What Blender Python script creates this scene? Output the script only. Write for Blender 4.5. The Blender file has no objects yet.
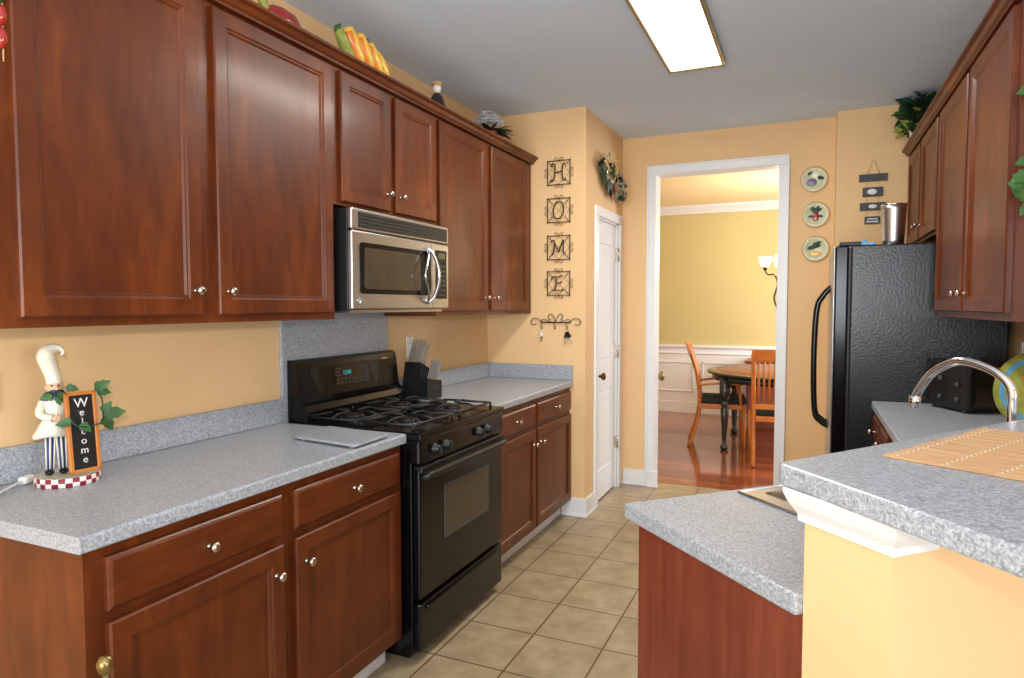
import bpy, bmesh, math, random
from mathutils import Vector, Matrix, Euler
random.seed(7)
PI = math.pi
S = bpy.context.scene
COL = S.collection

# ------------------------------------------------------------------ camera, world, lights, exposure
cam_d = bpy.data.cameras.new('camera'); cam = bpy.data.objects.new('camera', cam_d); COL.objects.link(cam)
cam.location = (2.0513, -0.2156, 1.4095)
cam.rotation_euler = (PI/2 - 0.0498, 0.0014, 0.42)
cam_d.sensor_width = 36; cam_d.lens = 36*661.3/1024; cam_d.clip_start = 0.02
S.camera = cam
vs = S.view_settings
vs.view_transform = 'Standard'; vs.look = 'None'; vs.gamma = 1; vs.use_curve_mapping = False
vs.exposure = 0.10
S.cycles.use_denoising = True
S.cycles.max_bounces = 8; S.cycles.sample_clamp_indirect = 6
w = bpy.data.worlds.new('sky'); S.world = w; w.use_nodes = True
w.node_tree.nodes['Background'].inputs[0].default_value = (0.75, 0.87, 1.0, 1)
w.node_tree.nodes['Background'].inputs[1].default_value = 1.2

def area(name, loc, target, sx, sy, power, color):
    d = bpy.data.lights.new(name, 'AREA'); d.shape = 'RECTANGLE'; d.size = sx; d.size_y = sy
    d.energy = power; d.color = color
    o = bpy.data.objects.new(name, d); COL.objects.link(o); o.location = loc
    o.rotation_euler = (Vector(target)-Vector(loc)).to_track_quat('-Z', 'Y').to_euler()
    return o
DAY = (0.86, 0.94, 1.0)
area('daylight_patio', (1.75, -3.60, 1.20), (1.75, 0, 2.5), 2.9, 2.1, 165, DAY)
area('daylight_side', (6.15, -0.6, 1.45), (3.0, -0.4, 2.5), 2.3, 1.6, 62, DAY)
area('daylight_dining', (4.0, 7.0, 1.5), (1.5, 7.0, 1.0), 1.6, 1.6, 105, (0.95, 0.97, 1.0))
area('ceiling_lamp_light', (1.47, 2.85, 2.62), (1.47, 2.85, 0), 0.24, 1.1, 30, (1.0, 0.95, 0.86))
flash_d = bpy.data.lights.new('camera_flash', 'AREA'); flash_d.shape = 'DISK'; flash_d.size = 0.09
flash_d.energy = 24; flash_d.color = (1.0, 0.96, 0.90)
flash = bpy.data.objects.new('camera_flash', flash_d); COL.objects.link(flash)
flash.location = (2.01, -0.26, 1.56); flash.rotation_euler = (PI/2+0.75, 0, 0.50)

# ------------------------------------------------------------------ materials
def lin(c):
    return tuple(((v/255)/12.92 if v/255 <= 0.04045 else ((v/255+0.055)/1.055)**2.4) for v in c)
class NT:
    def __init__(s, name):
        s.m = bpy.data.materials.new(name); s.m.use_nodes = True; s.t = s.m.node_tree
        s.b = s.t.nodes['Principled BSDF']
    def n(s, kind, **kw):
        nd = s.t.nodes.new(kind)
        for k, v in kw.items():
            if k in nd.inputs: nd.inputs[k].default_value = v
            else: setattr(nd, k, v)
        return nd
    def l(s, a, b): s.t.links.new(a, b)
    def coords(s, scale, loc=(0, 0, 0), rot=(0, 0, 0)):
        tc = s.n('ShaderNodeTexCoord'); mp = s.n('ShaderNodeMapping')
        mp.inputs['Scale'].default_value = scale; mp.inputs['Location'].default_value = loc
        mp.inputs['Rotation'].default_value = rot
        s.l(tc.outputs['Object'], mp.inputs['Vector']); return mp.outputs['Vector']
    def noise(s, vec, scale=5, detail=4, rough=.55, dist=0):
        nd = s.n('ShaderNodeTexNoise'); nd.inputs['Scale'].default_value = scale
        nd.inputs['Detail'].default_value = detail; nd.inputs['Roughness'].default_value = rough
        nd.inputs['Distortion'].default_value = dist
        s.l(vec, nd.inputs['Vector']); return nd.outputs['Fac']
    def ramp(s, fac, stops):
        r = s.n('ShaderNodeValToRGB'); e = r.color_ramp.elements
        while len(e) < len(stops): e.new(0.5)
        for k, (p, c) in enumerate(stops):
            e[k].position = p; e[k].color = (*c, 1)
        s.l(fac, r.inputs['Fac']); return r.outputs['Color']
    def bump(s, fac, strength=.2, dist=.002):
        b = s.n('ShaderNodeBump'); b.inputs['Strength'].default_value = strength; b.inputs['Distance'].default_value = dist
        s.l(fac, b.inputs['Height']); s.l(b.outputs['Normal'], s.b.inputs['Normal'])

def plain(name, rgb, rough=.5, metal=0, var=.06, nscale=18, coat=0, bump=0, spec=None):
    """a colour with a little procedural variation"""
    k = NT(name); c = lin(rgb)
    f = k.noise(k.coords((1, 1, 1)), nscale, 3)
    k.l(k.ramp(f, [(.3, tuple(v*(1-var) for v in c)), (.7, tuple(min(1, v*(1+var)) for v in c))]), k.b.inputs['Base Color'])
    k.b.inputs['Roughness'].default_value = rough; k.b.inputs['Metallic'].default_value = metal
    k.b.inputs['Coat Weight'].default_value = coat
    if spec is not None: k.b.inputs['Specular IOR Level'].default_value = spec
    if bump: k.bump(f, bump)
    return k.m

def wood(name, stops, grain=(9, 9, .9), rough=.3, coat=.25, crough=.15):
    k = NT(name)
    v = k.coords(grain)
    f = k.noise(v, 3.2, 6, .6, .6)
    f2 = k.noise(k.coords((1.5, 1.5, 1.2)), 3, 3)
    mx = k.n('ShaderNodeMath', operation='MULTIPLY_ADD'); mx.inputs[1].default_value = .45
    sc = k.n('ShaderNodeMath', operation='MULTIPLY'); sc.inputs[1].default_value = .55
    k.l(f, sc.inputs[0]); k.l(f2, mx.inputs[0]); k.l(sc.outputs[0], mx.inputs[2])
    k.l(k.ramp(mx.outputs[0], stops), k.b.inputs['Base Color'])
    k.b.inputs['Roughness'].default_value = rough; k.b.inputs['Coat Weight'].default_value = coat
    k.b.inputs['Coat Roughness'].default_value = crough
    k.b.inputs['Specular IOR Level'].default_value = .35
    k.bump(f, .05, .001)
    return k.m

CH = [(.30, lin((72, 28, 8))), (.5, lin((97, 43, 12))), (.70, lin((126, 61, 19)))]
M = {}
M['cherry'] = wood('cherry_maple', CH, grain=(5, 5, 1.0), rough=.40, coat=.14, crough=.16)
M['cherry_h'] = wood('cherry_maple_horizontal', CH, grain=(5, 1.0, 5), rough=.40, coat=.14, crough=.16)
M['panel_red'] = wood('reddish_end_panel', [(.32, lin((104, 48, 32))), (.5, lin((122, 60, 42))), (.68, lin((138, 72, 50)))], grain=(14, 14, .5), rough=.4, coat=.1)
M['oak'] = wood('golden_oak', [(.3, lin((170, 96, 36))), (.5, lin((196, 118, 50))), (.7, lin((216, 140, 66)))], rough=.35)
M['mahogany'] = wood('mahogany', [(.3, lin((100, 40, 22))), (.6, lin((140, 64, 38)))], rough=.35)

def wall_mat(name, rgb, rough=.75):
    return plain(name, rgb, rough, var=.02, nscale=2.5)
M['peach'] = wall_mat('peach_wall_paint', (238, 198, 146))
M['olive'] = wall_mat('olive_yellow_wall_paint', (206, 192, 136))
M['ceil'] = wall_mat('ceiling_paint', (220, 236, 255), .9)
M['ceil_d'] = wall_mat('dining_ceiling_paint', (250, 226, 180), .9)
M['white'] = plain('white_trim_paint', (236, 236, 238), .35, var=.01)

def laminate():
    k = NT('grey_speckled_laminate')
    v = k.coords((1, 1, 1))
    f = k.noise(v, 260, 2, .7)
    f2 = k.noise(v, 130, 2, .6)
    a = k.n('ShaderNodeMath', operation='ADD'); k.l(f, a.inputs[0]); k.l(f2, a.inputs[1])
    h = k.n('ShaderNodeMath', operation='MULTIPLY'); h.inputs[1].default_value = .5; k.l(a.outputs[0], h.inputs[0])
    k.l(k.ramp(h.outputs[0], [(.36, lin((132, 136, 143))), (.47, lin((158, 163, 171))), (.54, lin((172, 177, 185))), (.66, lin((197, 202, 210)))]), k.b.inputs['Base Color'])
    k.b.inputs['Roughness'].default_value = .33
    return k.m
M['lam'] = laminate()

def tiles():
    k = NT('beige_floor_tiles')
    v = k.coords((1, 1, 1), loc=(-1.003+.305*8, -2.357+.314*14, 0))
    b = k.n('ShaderNodeTexBrick'); b.offset = 0; b.squash = 1
    b.inputs['Scale'].default_value = 1; b.inputs['Brick Width'].default_value = .305; b.inputs['Row Height'].default_value = .314
    b.inputs['Mortar Size'].default_value = .0045; b.inputs['Mortar Smooth'].default_value = .3; b.inputs['Bias'].default_value = 0
    k.l(v, b.inputs['Vector'])
    f = k.noise(k.coords((1, 1, 1)), 9, 6, .62)
    c = k.ramp(f, [(.3, lin((150, 131, 100))), (.5, lin((168, 149, 117))), (.7, lin((184, 166, 134)))])
    k.l(c, b.inputs['Color1']); k.l(c, b.inputs['Color2'])
    b.inputs['Mortar'].default_value = (*lin((104, 78, 52)), 1)
    k.l(b.outputs['Color'], k.b.inputs['Base Color'])
    k.b.inputs['Roughness'].default_value = .35
    iv = k.n('ShaderNodeMath', operation='SUBTRACT'); iv.inputs[0].default_value = 1; k.l(b.outputs['Fac'], iv.inputs[1])
    k.bump(iv.outputs[0], .5, .003)
    return k.m
M['tile'] = tiles()

def planks():
    k = NT('cherry_plank_floor')
    v = k.coords((1, 1, 1), loc=(9, 9, 0))
    b = k.n('ShaderNodeTexBrick'); b.offset = .37
    b.inputs['Scale'].default_value = 1; b.inputs['Brick Width'].default_value = 1.1; b.inputs['Row Height'].default_value = .083
    b.inputs['Mortar Size'].default_value = .0015; b.inputs['Bias'].default_value = 0
    b.inputs['Color1'].default_value = (*lin((112, 54, 30)), 1); b.inputs['Color2'].default_value = (*lin((164, 92, 56)), 1)
    b.inputs['Mortar'].default_value = (*lin((70, 34, 20)), 1)
    k.l(v, b.inputs['Vector'])
    f = k.noise(k.coords((1, 12, 1)), 4, 5)
    mix = k.n('ShaderNodeMix', data_type='RGBA', blend_type='OVERLAY'); mix.inputs[0].default_value = .35
    k.l(b.outputs['Color'], mix.inputs[6]); k.l(k.ramp(f, [(.3, (.3, .3, .3)), (.7, (.7, .7, .7))]), mix.inputs[7])
    k.l(mix.outputs[2], k.b.inputs['Base Color'])
    k.b.inputs['Roughness'].default_value = .16; k.b.inputs['Coat Weight'].default_value = .4
    return k.m
M['plank'] = planks()

def brushed(name, rgb, rough=.28, scale=(2, 2, 120), amt=.10):
    k = NT(name); f = k.noise(k.coords(scale), 3, 3)
    c = lin(rgb)
    k.l(k.ramp(f, [(.3, tuple(x*(1-amt) for x in c)), (.7, tuple(min(1, x*(1+amt)) for x in c))]), k.b.inputs['Base Color'])
    k.b.inputs['Metallic'].default_value = 1; k.b.inputs['Roughness'].default_value = rough
    return k.m
M['steel'] = brushed('brushed_stainless_steel', (190, 188, 186), .3)
M['chrome'] = plain('polished_chrome', (225, 226, 230), .08, 1, var=.01)
M['nickel'] = plain('satin_nickel', (205, 196, 180), .22, 1, var=.02)
M['black'] = plain('black_enamel', (10, 10, 11), .16, var=.1, spec=.35)
M['blackm'] = plain('matte_black_plastic', (20, 20, 21), .45, var=.1)
M['iron'] = plain('cast_iron', (24, 24, 25), .5, var=.2, bump=.2, nscale=120)
M['wrought'] = plain('wrought_iron_bronze', (70, 50, 38), .5, .3, var=.15)
M['glassd'] = plain('dark_oven_glass', (24, 22, 20), .08, var=.05)
M['glassm'] = plain('microwave_window_glass', (66, 57, 44), .14, var=.12, coat=.2)
M['bronze'] = plain('dark_bronze', (96, 62, 38), .3, .8, var=.1)
M['brass'] = plain('antique_brass', (150, 130, 84), .3, .9, var=.1)
M['greenblk'] = plain('dark_green_black_paint', (30, 38, 36), .25, var=.1, coat=.3)
M['cushion'] = plain('dark_green_cushion', (34, 42, 38), .9, var=.15)
M['leaf'] = plain('ivy_leaf', (52, 96, 40), .45, var=.35, nscale=30)
M['leafd'] = plain('dark_leaf', (34, 64, 36), .5, var=.3, nscale=30)
M['leafy'] = plain('yellow_green_leaf', (150, 156, 70), .5, var=.25, nscale=30)
M['leafs'] = plain('sage_green_leaf', (112, 118, 84), .6, var=.25, nscale=30)
M['cream'] = plain('cream_ceramic', (232, 226, 206), .3, var=.03, coat=.3)
M['red'] = plain('red_ceramic', (150, 30, 22), .2, var=.15, coat=.4)
M['yellow'] = plain('yellow_ceramic', (240, 190, 70), .25, var=.1, coat=.4)
M['orange'] = plain('orange_ceramic', (236, 130, 50), .25, var=.15, coat=.4)
M['blue'] = plain('navy_blue', (40, 60, 110), .5, var=.1)
M['skyb'] = plain('sky_blue', (90, 160, 205), .35, var=.1)
M['skin'] = plain('painted_skin', (226, 180, 148), .5, var=.03)
M['slate'] = plain('slate_grey_board', (70, 72, 76), .6, var=.2)
M['chalk'] = plain('chalk_white', (216, 214, 210), .8, var=.03)
M['plastic'] = plain('white_plastic', (238, 236, 230), .3, var=.01)
M['olived'] = plain('dark_olive_display', (74, 76, 40), .25)
M['petal'] = plain('white_petals', (232, 232, 236), .6, var=.08)
M['terra'] = plain('terracotta', (150, 84, 50), .7, var=.1)
M['purple'] = plain('plum_glaze', (126, 110, 140), .3, var=.2)
M['sage'] = plain('sage_glaze', (214, 214, 180), .3, var=.05, coat=.3)
M['tan'] = plain('tan_glaze', (206, 170, 110), .3, var=.08, coat=.3)
M['satin'] = plain('satin_steel_handle', (168, 166, 164), .3, .6, var=.03)
M['cork'] = plain('cork', (190, 150, 100), .8, var=.2)
M['darkglass'] = plain('dark_brown_glass', (36, 24, 20), .12, var=.1, coat=.4)
def glow(name, rgb, strength):
    k = NT(name); k.b.inputs['Base Color'].default_value = (*lin(rgb), 1)
    k.b.inputs['Emission Color'].default_value = (*lin(rgb), 1); k.b.inputs['Emission Strength'].default_value = strength
    f = k.noise(k.coords((1, 1, 1)), 3, 1)
    return k.m
M['diffuser'] = glow('lit_diffuser', (255, 252, 240), 3.2)
M['shade'] = glow('lit_glass_shade', (255, 236, 200), 3.0)
M['digits'] = glow('lit_teal_digits', (70, 170, 185), .35)
def pebble():
    k = NT('textured_black_fridge')
    f = k.noise(k.coords((1, 1, 1)), 75, 3, .6)
    k.b.inputs['Base Color'].default_value = (*lin((24, 26, 30)), 1)
    k.b.inputs['Roughness'].default_value = .27
    k.bump(f, .3, .004); return k.m
M['pebble'] = pebble()
def checker():
    k = NT('red_and_white_checks')
    g = k.n('ShaderNodeTexCoord'); sep = k.n('ShaderNodeSeparateXYZ'); k.l(g.outputs['Object'], sep.inputs[0])
    at = k.n('ShaderNodeMath', operation='ARCTAN2'); k.l(sep.outputs[1], at.inputs[0]); k.l(sep.outputs[0], at.inputs[1])
    sc = k.n('ShaderNodeMath', operation='MULTIPLY'); sc.inputs[1].default_value = 30/(2*PI); k.l(at.outputs[0], sc.inputs[0])
    zz = k.n('ShaderNodeMath', operation='MULTIPLY'); zz.inputs[1].default_value = 1/.013; k.l(sep.outputs[2], zz.inputs[0])
    cb = k.n('ShaderNodeCombineXYZ'); k.l(sc.outputs[0], cb.inputs[0]); k.l(zz.outputs[0], cb.inputs[1]); cb.inputs[2].default_value = .5
    c = k.n('ShaderNodeTexChecker'); c.inputs['Scale'].default_value = 1
    c.inputs['Color1'].default_value = (*lin((240, 232, 222)), 1); c.inputs['Color2'].default_value = (*lin((140, 30, 50)), 1)
    k.l(cb.outputs[0], c.inputs['Vector']); k.l(c.outputs[0], k.b.inputs['Base Color']); k.b.inputs['Roughness'].default_value = .3
    return k.m
M['check'] = checker()
def bamboo():
    k = NT('bamboo_slats')
    wv = k.n('ShaderNodeTexWave'); wv.wave_type = 'BANDS'; wv.bands_direction = 'X'
    wv.inputs['Scale'].default_value = 40; wv.inputs['Distortion'].default_value = .3
    k.l(k.coords((1, 1, 1)), wv.inputs['Vector'])
    f = k.noise(k.coords((60, 3, 1)), 3, 3)
    a = k.n('ShaderNodeMath', operation='MULTIPLY_ADD'); a.inputs[1].default_value = .25
    k.l(wv.outputs['Fac'], a.inputs[0]); 
    h = k.n('ShaderNodeMath', operation='MULTIPLY'); h.inputs[1].default_value = .8; k.l(f, h.inputs[0]); k.l(h.outputs[0], a.inputs[2])
    k.l(k.ramp(a.outputs[0], [(.25, lin((170, 124, 84))), (.5, lin((206, 162, 116))), (.8, lin((224, 186, 142)))]), k.b.inputs['Base Color'])
    k.b.inputs['Roughness'].default_value = .55; k.bump(wv.outputs['Fac'], .4, .002)
    return k.m
M['bamboo'] = bamboo()

# ------------------------------------------------------------------ mesh helpers
class MB:
    def __init__(s): s.v = []; s.f = []; s.sm = []
    def add(s, vs, fs, smooth=False, T=None):
        o = len(s.v)
        s.v += [tuple(T @ Vector(p)) if T else tuple(p) for p in vs]
        s.f += [tuple(i+o for i in f) for f in fs]; s.sm += [smooth]*len(fs); return s
    def box(s, x0, x1, y0, y1, z0, z1, bev=0, T=None, seg=2):
        if bev <= 0:
            vs = [(x, y, z) for x in (x0, x1) for y in (y0, y1) for z in (z0, z1)]
            fs = [(0, 1, 3, 2), (4, 6, 7, 5), (0, 4, 5, 1), (2, 3, 7, 6), (0, 2, 6, 4), (1, 5, 7, 3)]
            return s.add(vs, fs, False, T)
        bm = bmesh.new(); bmesh.ops.create_cube(bm, size=1)
        for v in bm.verts:
            v.co = ((x0+x1)/2+v.co.x*(x1-x0), (y0+y1)/2+v.co.y*(y1-y0), (z0+z1)/2+v.co.z*(z1-z0))
        bmesh.ops.bevel(bm, geom=list(bm.edges), offset=min(bev, .49*min(x1-x0, y1-y0, z1-z0)), segments=seg, profile=.5, affect='EDGES')
        bm.verts.index_update()
        s.add([v.co.copy() for v in bm.verts], [[v.index for v in f.verts] for f in bm.faces], False, T); bm.free(); return s
    def prism(s, poly, z0, z1, bev=0, T=None, seg=2):
        """polygon in xy extruded in z"""
        bm = bmesh.new()
        vb = [bm.verts.new((x, y, z0)) for x, y in poly]
        f = bm.faces.new(vb); r = bmesh.ops.extrude_face_region(bm, geom=[f])
        for e in r['geom']:
            if isinstance(e, bmesh.types.BMVert): e.co.z = z1
        bmesh.ops.recalc_face_normals(bm, faces=bm.faces)
        if bev > 0: bmesh.ops.bevel(bm, geom=list(bm.edges), offset=bev, segments=seg, profile=.5, affect='EDGES')
        bm.verts.index_update()
        s.add([v.co.copy() for v in bm.verts], [[v.index for v in f.verts] for f in bm.faces], False, T); bm.free(); return s
    def rings(s, rings, cap0=True, cap1=True, smooth=True, closed=True, T=None):
        n = len(rings[0]); vs = [p for r in rings for p in r]; fs = []
        for k in range(len(rings)-1):
            for i in range(n if closed else n-1):
                j = (i+1) % n
                fs.append((k*n+i, k*n+j, (k+1)*n+j, (k+1)*n+i))
        s.add(vs, fs, smooth, T)
        o = len(s.v)-len(vs)
        if cap0: s.f.append(tuple(o+i for i in reversed(range(n)))); s.sm.append(False)
        if cap1: s.f.append(tuple(o+(len(rings)-1)*n+i for i in range(n))); s.sm.append(False)
        return s
    def lathe(s, prof, n=24, T=None, smooth=True, cap0=True, cap1=True):
        return s.rings([[(r*math.cos(2*PI*i/n), r*math.sin(2*PI*i/n), h) for i in range(n)] for r, h in prof], cap0, cap1, smooth, True, T)
    def tube(s, pts, r, n=8, T=None, flat=1.0, caps=True):
        pts = [Vector(p) for p in pts]; rr = r if isinstance(r, (list, tuple)) else [r]*len(pts)
        up = Vector((0, 0, 1)); rings = []; prev = None
        for k, p in enumerate(pts):
            d = (pts[min(k+1, len(pts)-1)]-pts[max(k-1, 0)])
            if d.length < 1e-9: d = Vector((0, 0, 1))
            d.normalize()
            if prev is None:
                a = d.cross(up)
                if a.length < .05: a = d.cross(Vector((1, 0, 0)))
            else: a = prev-d*prev.dot(d)
            a.normalize(); prev = a; b = d.cross(a)
            rings.append([tuple(p+a*rr[k]*math.cos(2*PI*i/n)+b*rr[k]*flat*math.sin(2*PI*i/n)) for i in range(n)])
        return s.rings(rings, caps, caps, True, True, T)
    def ball(s, c, r, sc=(1, 1, 1), n=14, T=None):
        m = n//2+1; rings = []
        for k in range(m+1):
            a = PI*(k/m); a = min(max(a, .03), PI-.03)
            rings.append([(c[0]+sc[0]*r*math.sin(a)*math.cos(2*PI*i/n), c[1]+sc[1]*r*math.sin(a)*math.sin(2*PI*i/n), c[2]-sc[2]*r*math.cos(a)) for i in range(n)])
        return s.rings(rings, True, True, True, True, T)
    def leaf(s, c, d, nrm, L, W, cup=.2):
        """pointed lobed leaf with a folded midrib"""
        d = Vector(d).normalized(); nrm = Vector(nrm).normalized(); sd = d.cross(nrm).normalized(); nrm = sd.cross(d)
        c = Vector(c); prof = [(0, .06), (.12, .75), (.3, 1), (.45, .7), (.6, .78), (.8, .35), (1, .02)]
        vs = []
        for t, wd in prof:
            for q in (-1, 0, 1):
                vs.append(c+d*L*t+sd*W*.5*wd*q+nrm*(abs(q)*wd*W*cup*.5-t*t*L*.15))
        fs = []
        for k in range(len(prof)-1):
            for q in (0, 1):
                fs.append((k*3+q, k*3+q+1, k*3+q+4, k*3+q+3))
        return s.add(vs, fs, True)
    def build(s, name, mat, parent=None, loc=None, rz=0, kind=None):
        me = bpy.data.meshes.new(name); me.from_pydata(s.v, [], s.f)
        bm = bmesh.new(); bm.from_mesh(me); bmesh.ops.recalc_face_normals(bm, faces=bm.faces); bm.to_mesh(me); bm.free()
        for p, q in zip(me.polygons, s.sm): p.use_smooth = q
        me.materials.append(mat); me.update()
        o = bpy.data.objects.new(name, me); COL.objects.link(o)
        if parent: o.parent = parent
        if loc: o.location = loc
        if rz: o.rotation_euler = (0, 0, rz)
        if kind: o['kind'] = kind
        return o
def TX(loc=(0, 0, 0), rot=(0, 0, 0), sc=(1, 1, 1)):
    return Matrix.Translation(loc) @ Euler(rot).to_matrix().to_4x4() @ Matrix.Diagonal((*sc, 1))
def tag(o, label, cat, group=None):
    o['label'] = label; o['category'] = cat
    if group: o['group'] = group
    return o
def thing(name, label, cat, loc=(0, 0, 0), rz=0, group=None):
    o = bpy.data.objects.new(name, None); COL.objects.link(o); o.location = loc; o.rotation_euler = (0, 0, rz)
    o.empty_display_size = .05
    return tag(o, label, cat, group)
def struct(name, mb, mat, parent=None): return mb.build(name, mat, parent, kind='structure')
def box(*a, **k): return MB().box(*a, **k)
def boolean(o, cutter):
    md = o.modifiers.new('b', 'BOOLEAN'); md.operation = 'DIFFERENCE'; md.object = cutter; md.solver = 'EXACT'
    dg = bpy.context.evaluated_depsgraph_get(); me = bpy.data.meshes.new_from_object(o.evaluated_get(dg))
    o.modifiers.clear(); o.data = me; bpy.data.objects.remove(cutter)
def text_mesh(txt, size, ext=.0008):
    c = bpy.data.curves.new('t', 'FONT'); c.body = txt; c.size = size; c.extrude = ext; c.align_x = 'CENTER'; c.align_y = 'CENTER'; c.resolution_u = 3
    o = bpy.data.objects.new('t', c); COL.objects.link(o)
    me = bpy.data.meshes.new_from_object(o.evaluated_get(bpy.context.evaluated_depsgraph_get()))
    vs = [v.co.copy() for v in me.vertices]; fs = [tuple(p.vertices) for p in me.polygons]
    bpy.data.objects.remove(o); return vs, fs
def spline(pts, n=6):
    P = [Vector(p) for p in pts]; out = []
    for i in range(len(P)-1):
        p0 = P[max(i-1, 0)]; p1 = P[i]; p2 = P[i+1]; p3 = P[min(i+2, len(P)-1)]
        for k in range(n):
            t = k/n
            out.append(.5*((2*p1)+(p2-p0)*t+(2*p0-5*p1+4*p2-p3)*t*t+(3*p1-p0-3*p2+p3)*t**3))
    out.append(P[-1]); return out

# ------------------------------------------------------------------ key dimensions (metres)
H = 2.70; YH = 3.954; XC = .7175; YD = 4.89; XS = 2.209; YF = 4.75; W = 2.975; YR = 1.95
D0, D1, DT = .98, 1.85, 2.405      # doorway opening
WT = .13                           # wall thickness

# ------------------------------------------------------------------ the setting
struct('floor_kitchen', box(-.13, 6.2, -3.6, YD+.13, -.06, 0), M['tile'])
struct('floor_dining', box(-1.2, 3.9, YD+.13, 8.9, -.06, 0.001), M['plank'])
struct('ceiling_kitchen', box(-.13, 6.2, -3.6, YD+.13, H, H+.08), M['ceil'])
struct('ceiling_dining', box(-1.2, 3.9, YD+.13, 8.9, H, H+.08), M['ceil_d'])
struct('wall_left', box(-WT, 0, -3.6, YH, 0, H), M['peach'])
struct('wall_letters', box(-WT, XC, YH, YH+WT, 0, H), M['peach'])
P0, P1, PT = 4.205, 4.765, 2.03    # pantry door opening
wl = MB().box(XC-WT, XC, YH+WT, P0, 0, H).box(XC-WT, XC, P1, YD, 0, H).box(XC-WT, XC, P0, P1, PT, H)
struct('wall_pantry', wl, M['peach'])
wf = MB().box(-1.2, D0, YD, YD+.13, 0, H).box(D1, XS, YD, YD+.13, 0, H).box(D0, D1, YD, YD+.13, DT, H).box(XS, W+.13, YF, YD+.13, 0, H)
struct('wall_doorway', wf, M['peach'])
struct('wall_right', box(W, W+WT, YR, YF, 0, H), M['peach'])
struct('wall_family', box(W+WT, 6.2, YR, YR+WT, 0, H), M['peach'])
# behind the camera: wall with a wide patio window, side wall with a window
wb = MB().box(-.13, .25, -3.6, -3.47, 0, H).box(3.25, 6.2, -3.6, -3.47, 0, H).box(.25, 3.25, -3.6, -3.47, 2.3, H).box(.25, 3.25, -3.6, -3.47, 0, .12)
struct('wall_back', wb, M['peach'])
ws = MB().box(6.07, 6.2, -3.6, -1.8, 0, H).box(6.07, 6.2, .6, YR, 0, H).box(6.07, 6.2, -1.8, .6, 2.3, H).box(6.07, 6.2, -1.8, .6, 0, .65)
struct('wall_side', ws, M['peach'])
m = MB()
for x in (.25, 1.23, 2.21, 3.19): m.box(x, x+.06, -3.56, -3.51, .12, 2.3)
m.box(.25, 3.25, -3.56, -3.51, .12, .2).box(.25, 3.25, -3.56, -3.51, 2.22, 2.3)
struct('window_1', m, M['white'])
m = MB()
for y in (-1.8, -.63, .54): m.box(6.11, 6.16, y, y+.06, .65, 2.3)
m.box(6.11, 6.16, -1.8, .6, .65, .73).box(6.11, 6.16, -1.8, .6, 2.22, 2.3)
struct('window_2', m, M['white'])
# dining room shell
struct('wall_dining_back', box(-1.2, 3.9, 8.65, 8.78, 0, H), M['olive'])
struct('wall_dining_left', box(-1.33, -1.2, YD, 8.78, 0, H), M['olive'])
struct('wall_dining_right', MB().box(3.9, 4.03, YD, 6.2, 0, H).box(3.9, 4.03, 7.8, 8.78, 0, H).box(3.9, 4.03, 6.2, 7.8, 0, .7).box(3.9, 4.03, 6.2, 7.8, 2.3, H), M['olive'])
# wainscot with picture-frame mouldings
m = MB().box(-1.2, 3.9, 8.632, 8.65, .14, .86)
for x in [-1.05+i*.62 for i in range(8)]:
    a, b = x, x+.52
    for (z0, z1) in ((.28, .68),):
        for q in ((a, b, z0, z0+.022), (a, b, z1-.022, z1), (a, a+.022, z0, z1), (b-.022, b, z0, z1)):
            m.box(q[0], q[1], 8.618, 8.634, q[2], q[3], .004)
struct('trim_1', m, M['white'])
struct('trim_2', MB().box(-1.2, 3.9, 8.60, 8.65, .86, .90, .01).box(-1.2, 3.9, 8.615, 8.65, .78, .80, .006), M['white'])
struct('baseboard_dining', box(-1.2, 3.9, 8.625, 8.65, 0, .15, .005), M['white'])
m = MB()
prof = [(8.65, 2.60), (8.635, 2.60), (8.62, 2.625), (8.585, 2.655), (8.56, 2.675), (8.55, 2.70), (8.65, 2.70)]
m.rings([[(x, y, z) for y, z in prof] for x in (-1.2, 3.9)], smooth=False)
struct('trim_3', m, M['white'])

# doorway casing, jambs and head
def casing(name, x0, x1, zt, y, wd=.068, th=.018):
    m = MB()
    for a, b in ((x0-wd, x0), (x1, x1+wd)):
        m.box(a, b, y-th, y, 0, zt, .004).box(a if a < x0-.01 else b-.014, (a+.014) if a < x0-.01 else b, y-th-.008, y, 0, zt, .003)
    m.box(x0-wd, x1+wd, y-th, y, zt, zt+wd, .004).box(x0-wd, x1+wd, y-th-.008, y, zt+wd-.014, zt+wd, .003)
    return m
struct('trim_4', casing('c', D0, D1, DT, YD), M['white'])
struct('trim_5', MB().box(D0-.012, D0+.002, YD-.005, YD+.135, 0, DT).box(D1-.002, D1+.012, YD-.005, YD+.135, 0, DT).box(D0, D1, YD-.005, YD+.135, DT-.002, DT+.012), M['white'])
# baseboards
BH = .125
def bb(name, *boxes):
    m = MB()
    for q in boxes: m.box(*q[:4], 0, BH, .004).box(*[q[0]-.004 if i == 0 else q[1]+.004 if i == 1 else q[2]-.004 if i == 2 else q[3]+.004 for i in range(4)], 0, .018, .003)
    struct(name, m, M['white'])
bb('baseboard_letters', (.56, XC+.014, YH-.014, YH))
bb('baseboard_pantry', (XC, XC+.014, YH, P0-.07))
bb('baseboard_doorway', (XC+.02, D0-.07, YD-.014, YD), (D1+.07, XS, YD-.014, YD))
bb('baseboard_jamb', (D0-.045, D0+.03, YD-.03, YD+.005))

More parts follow.
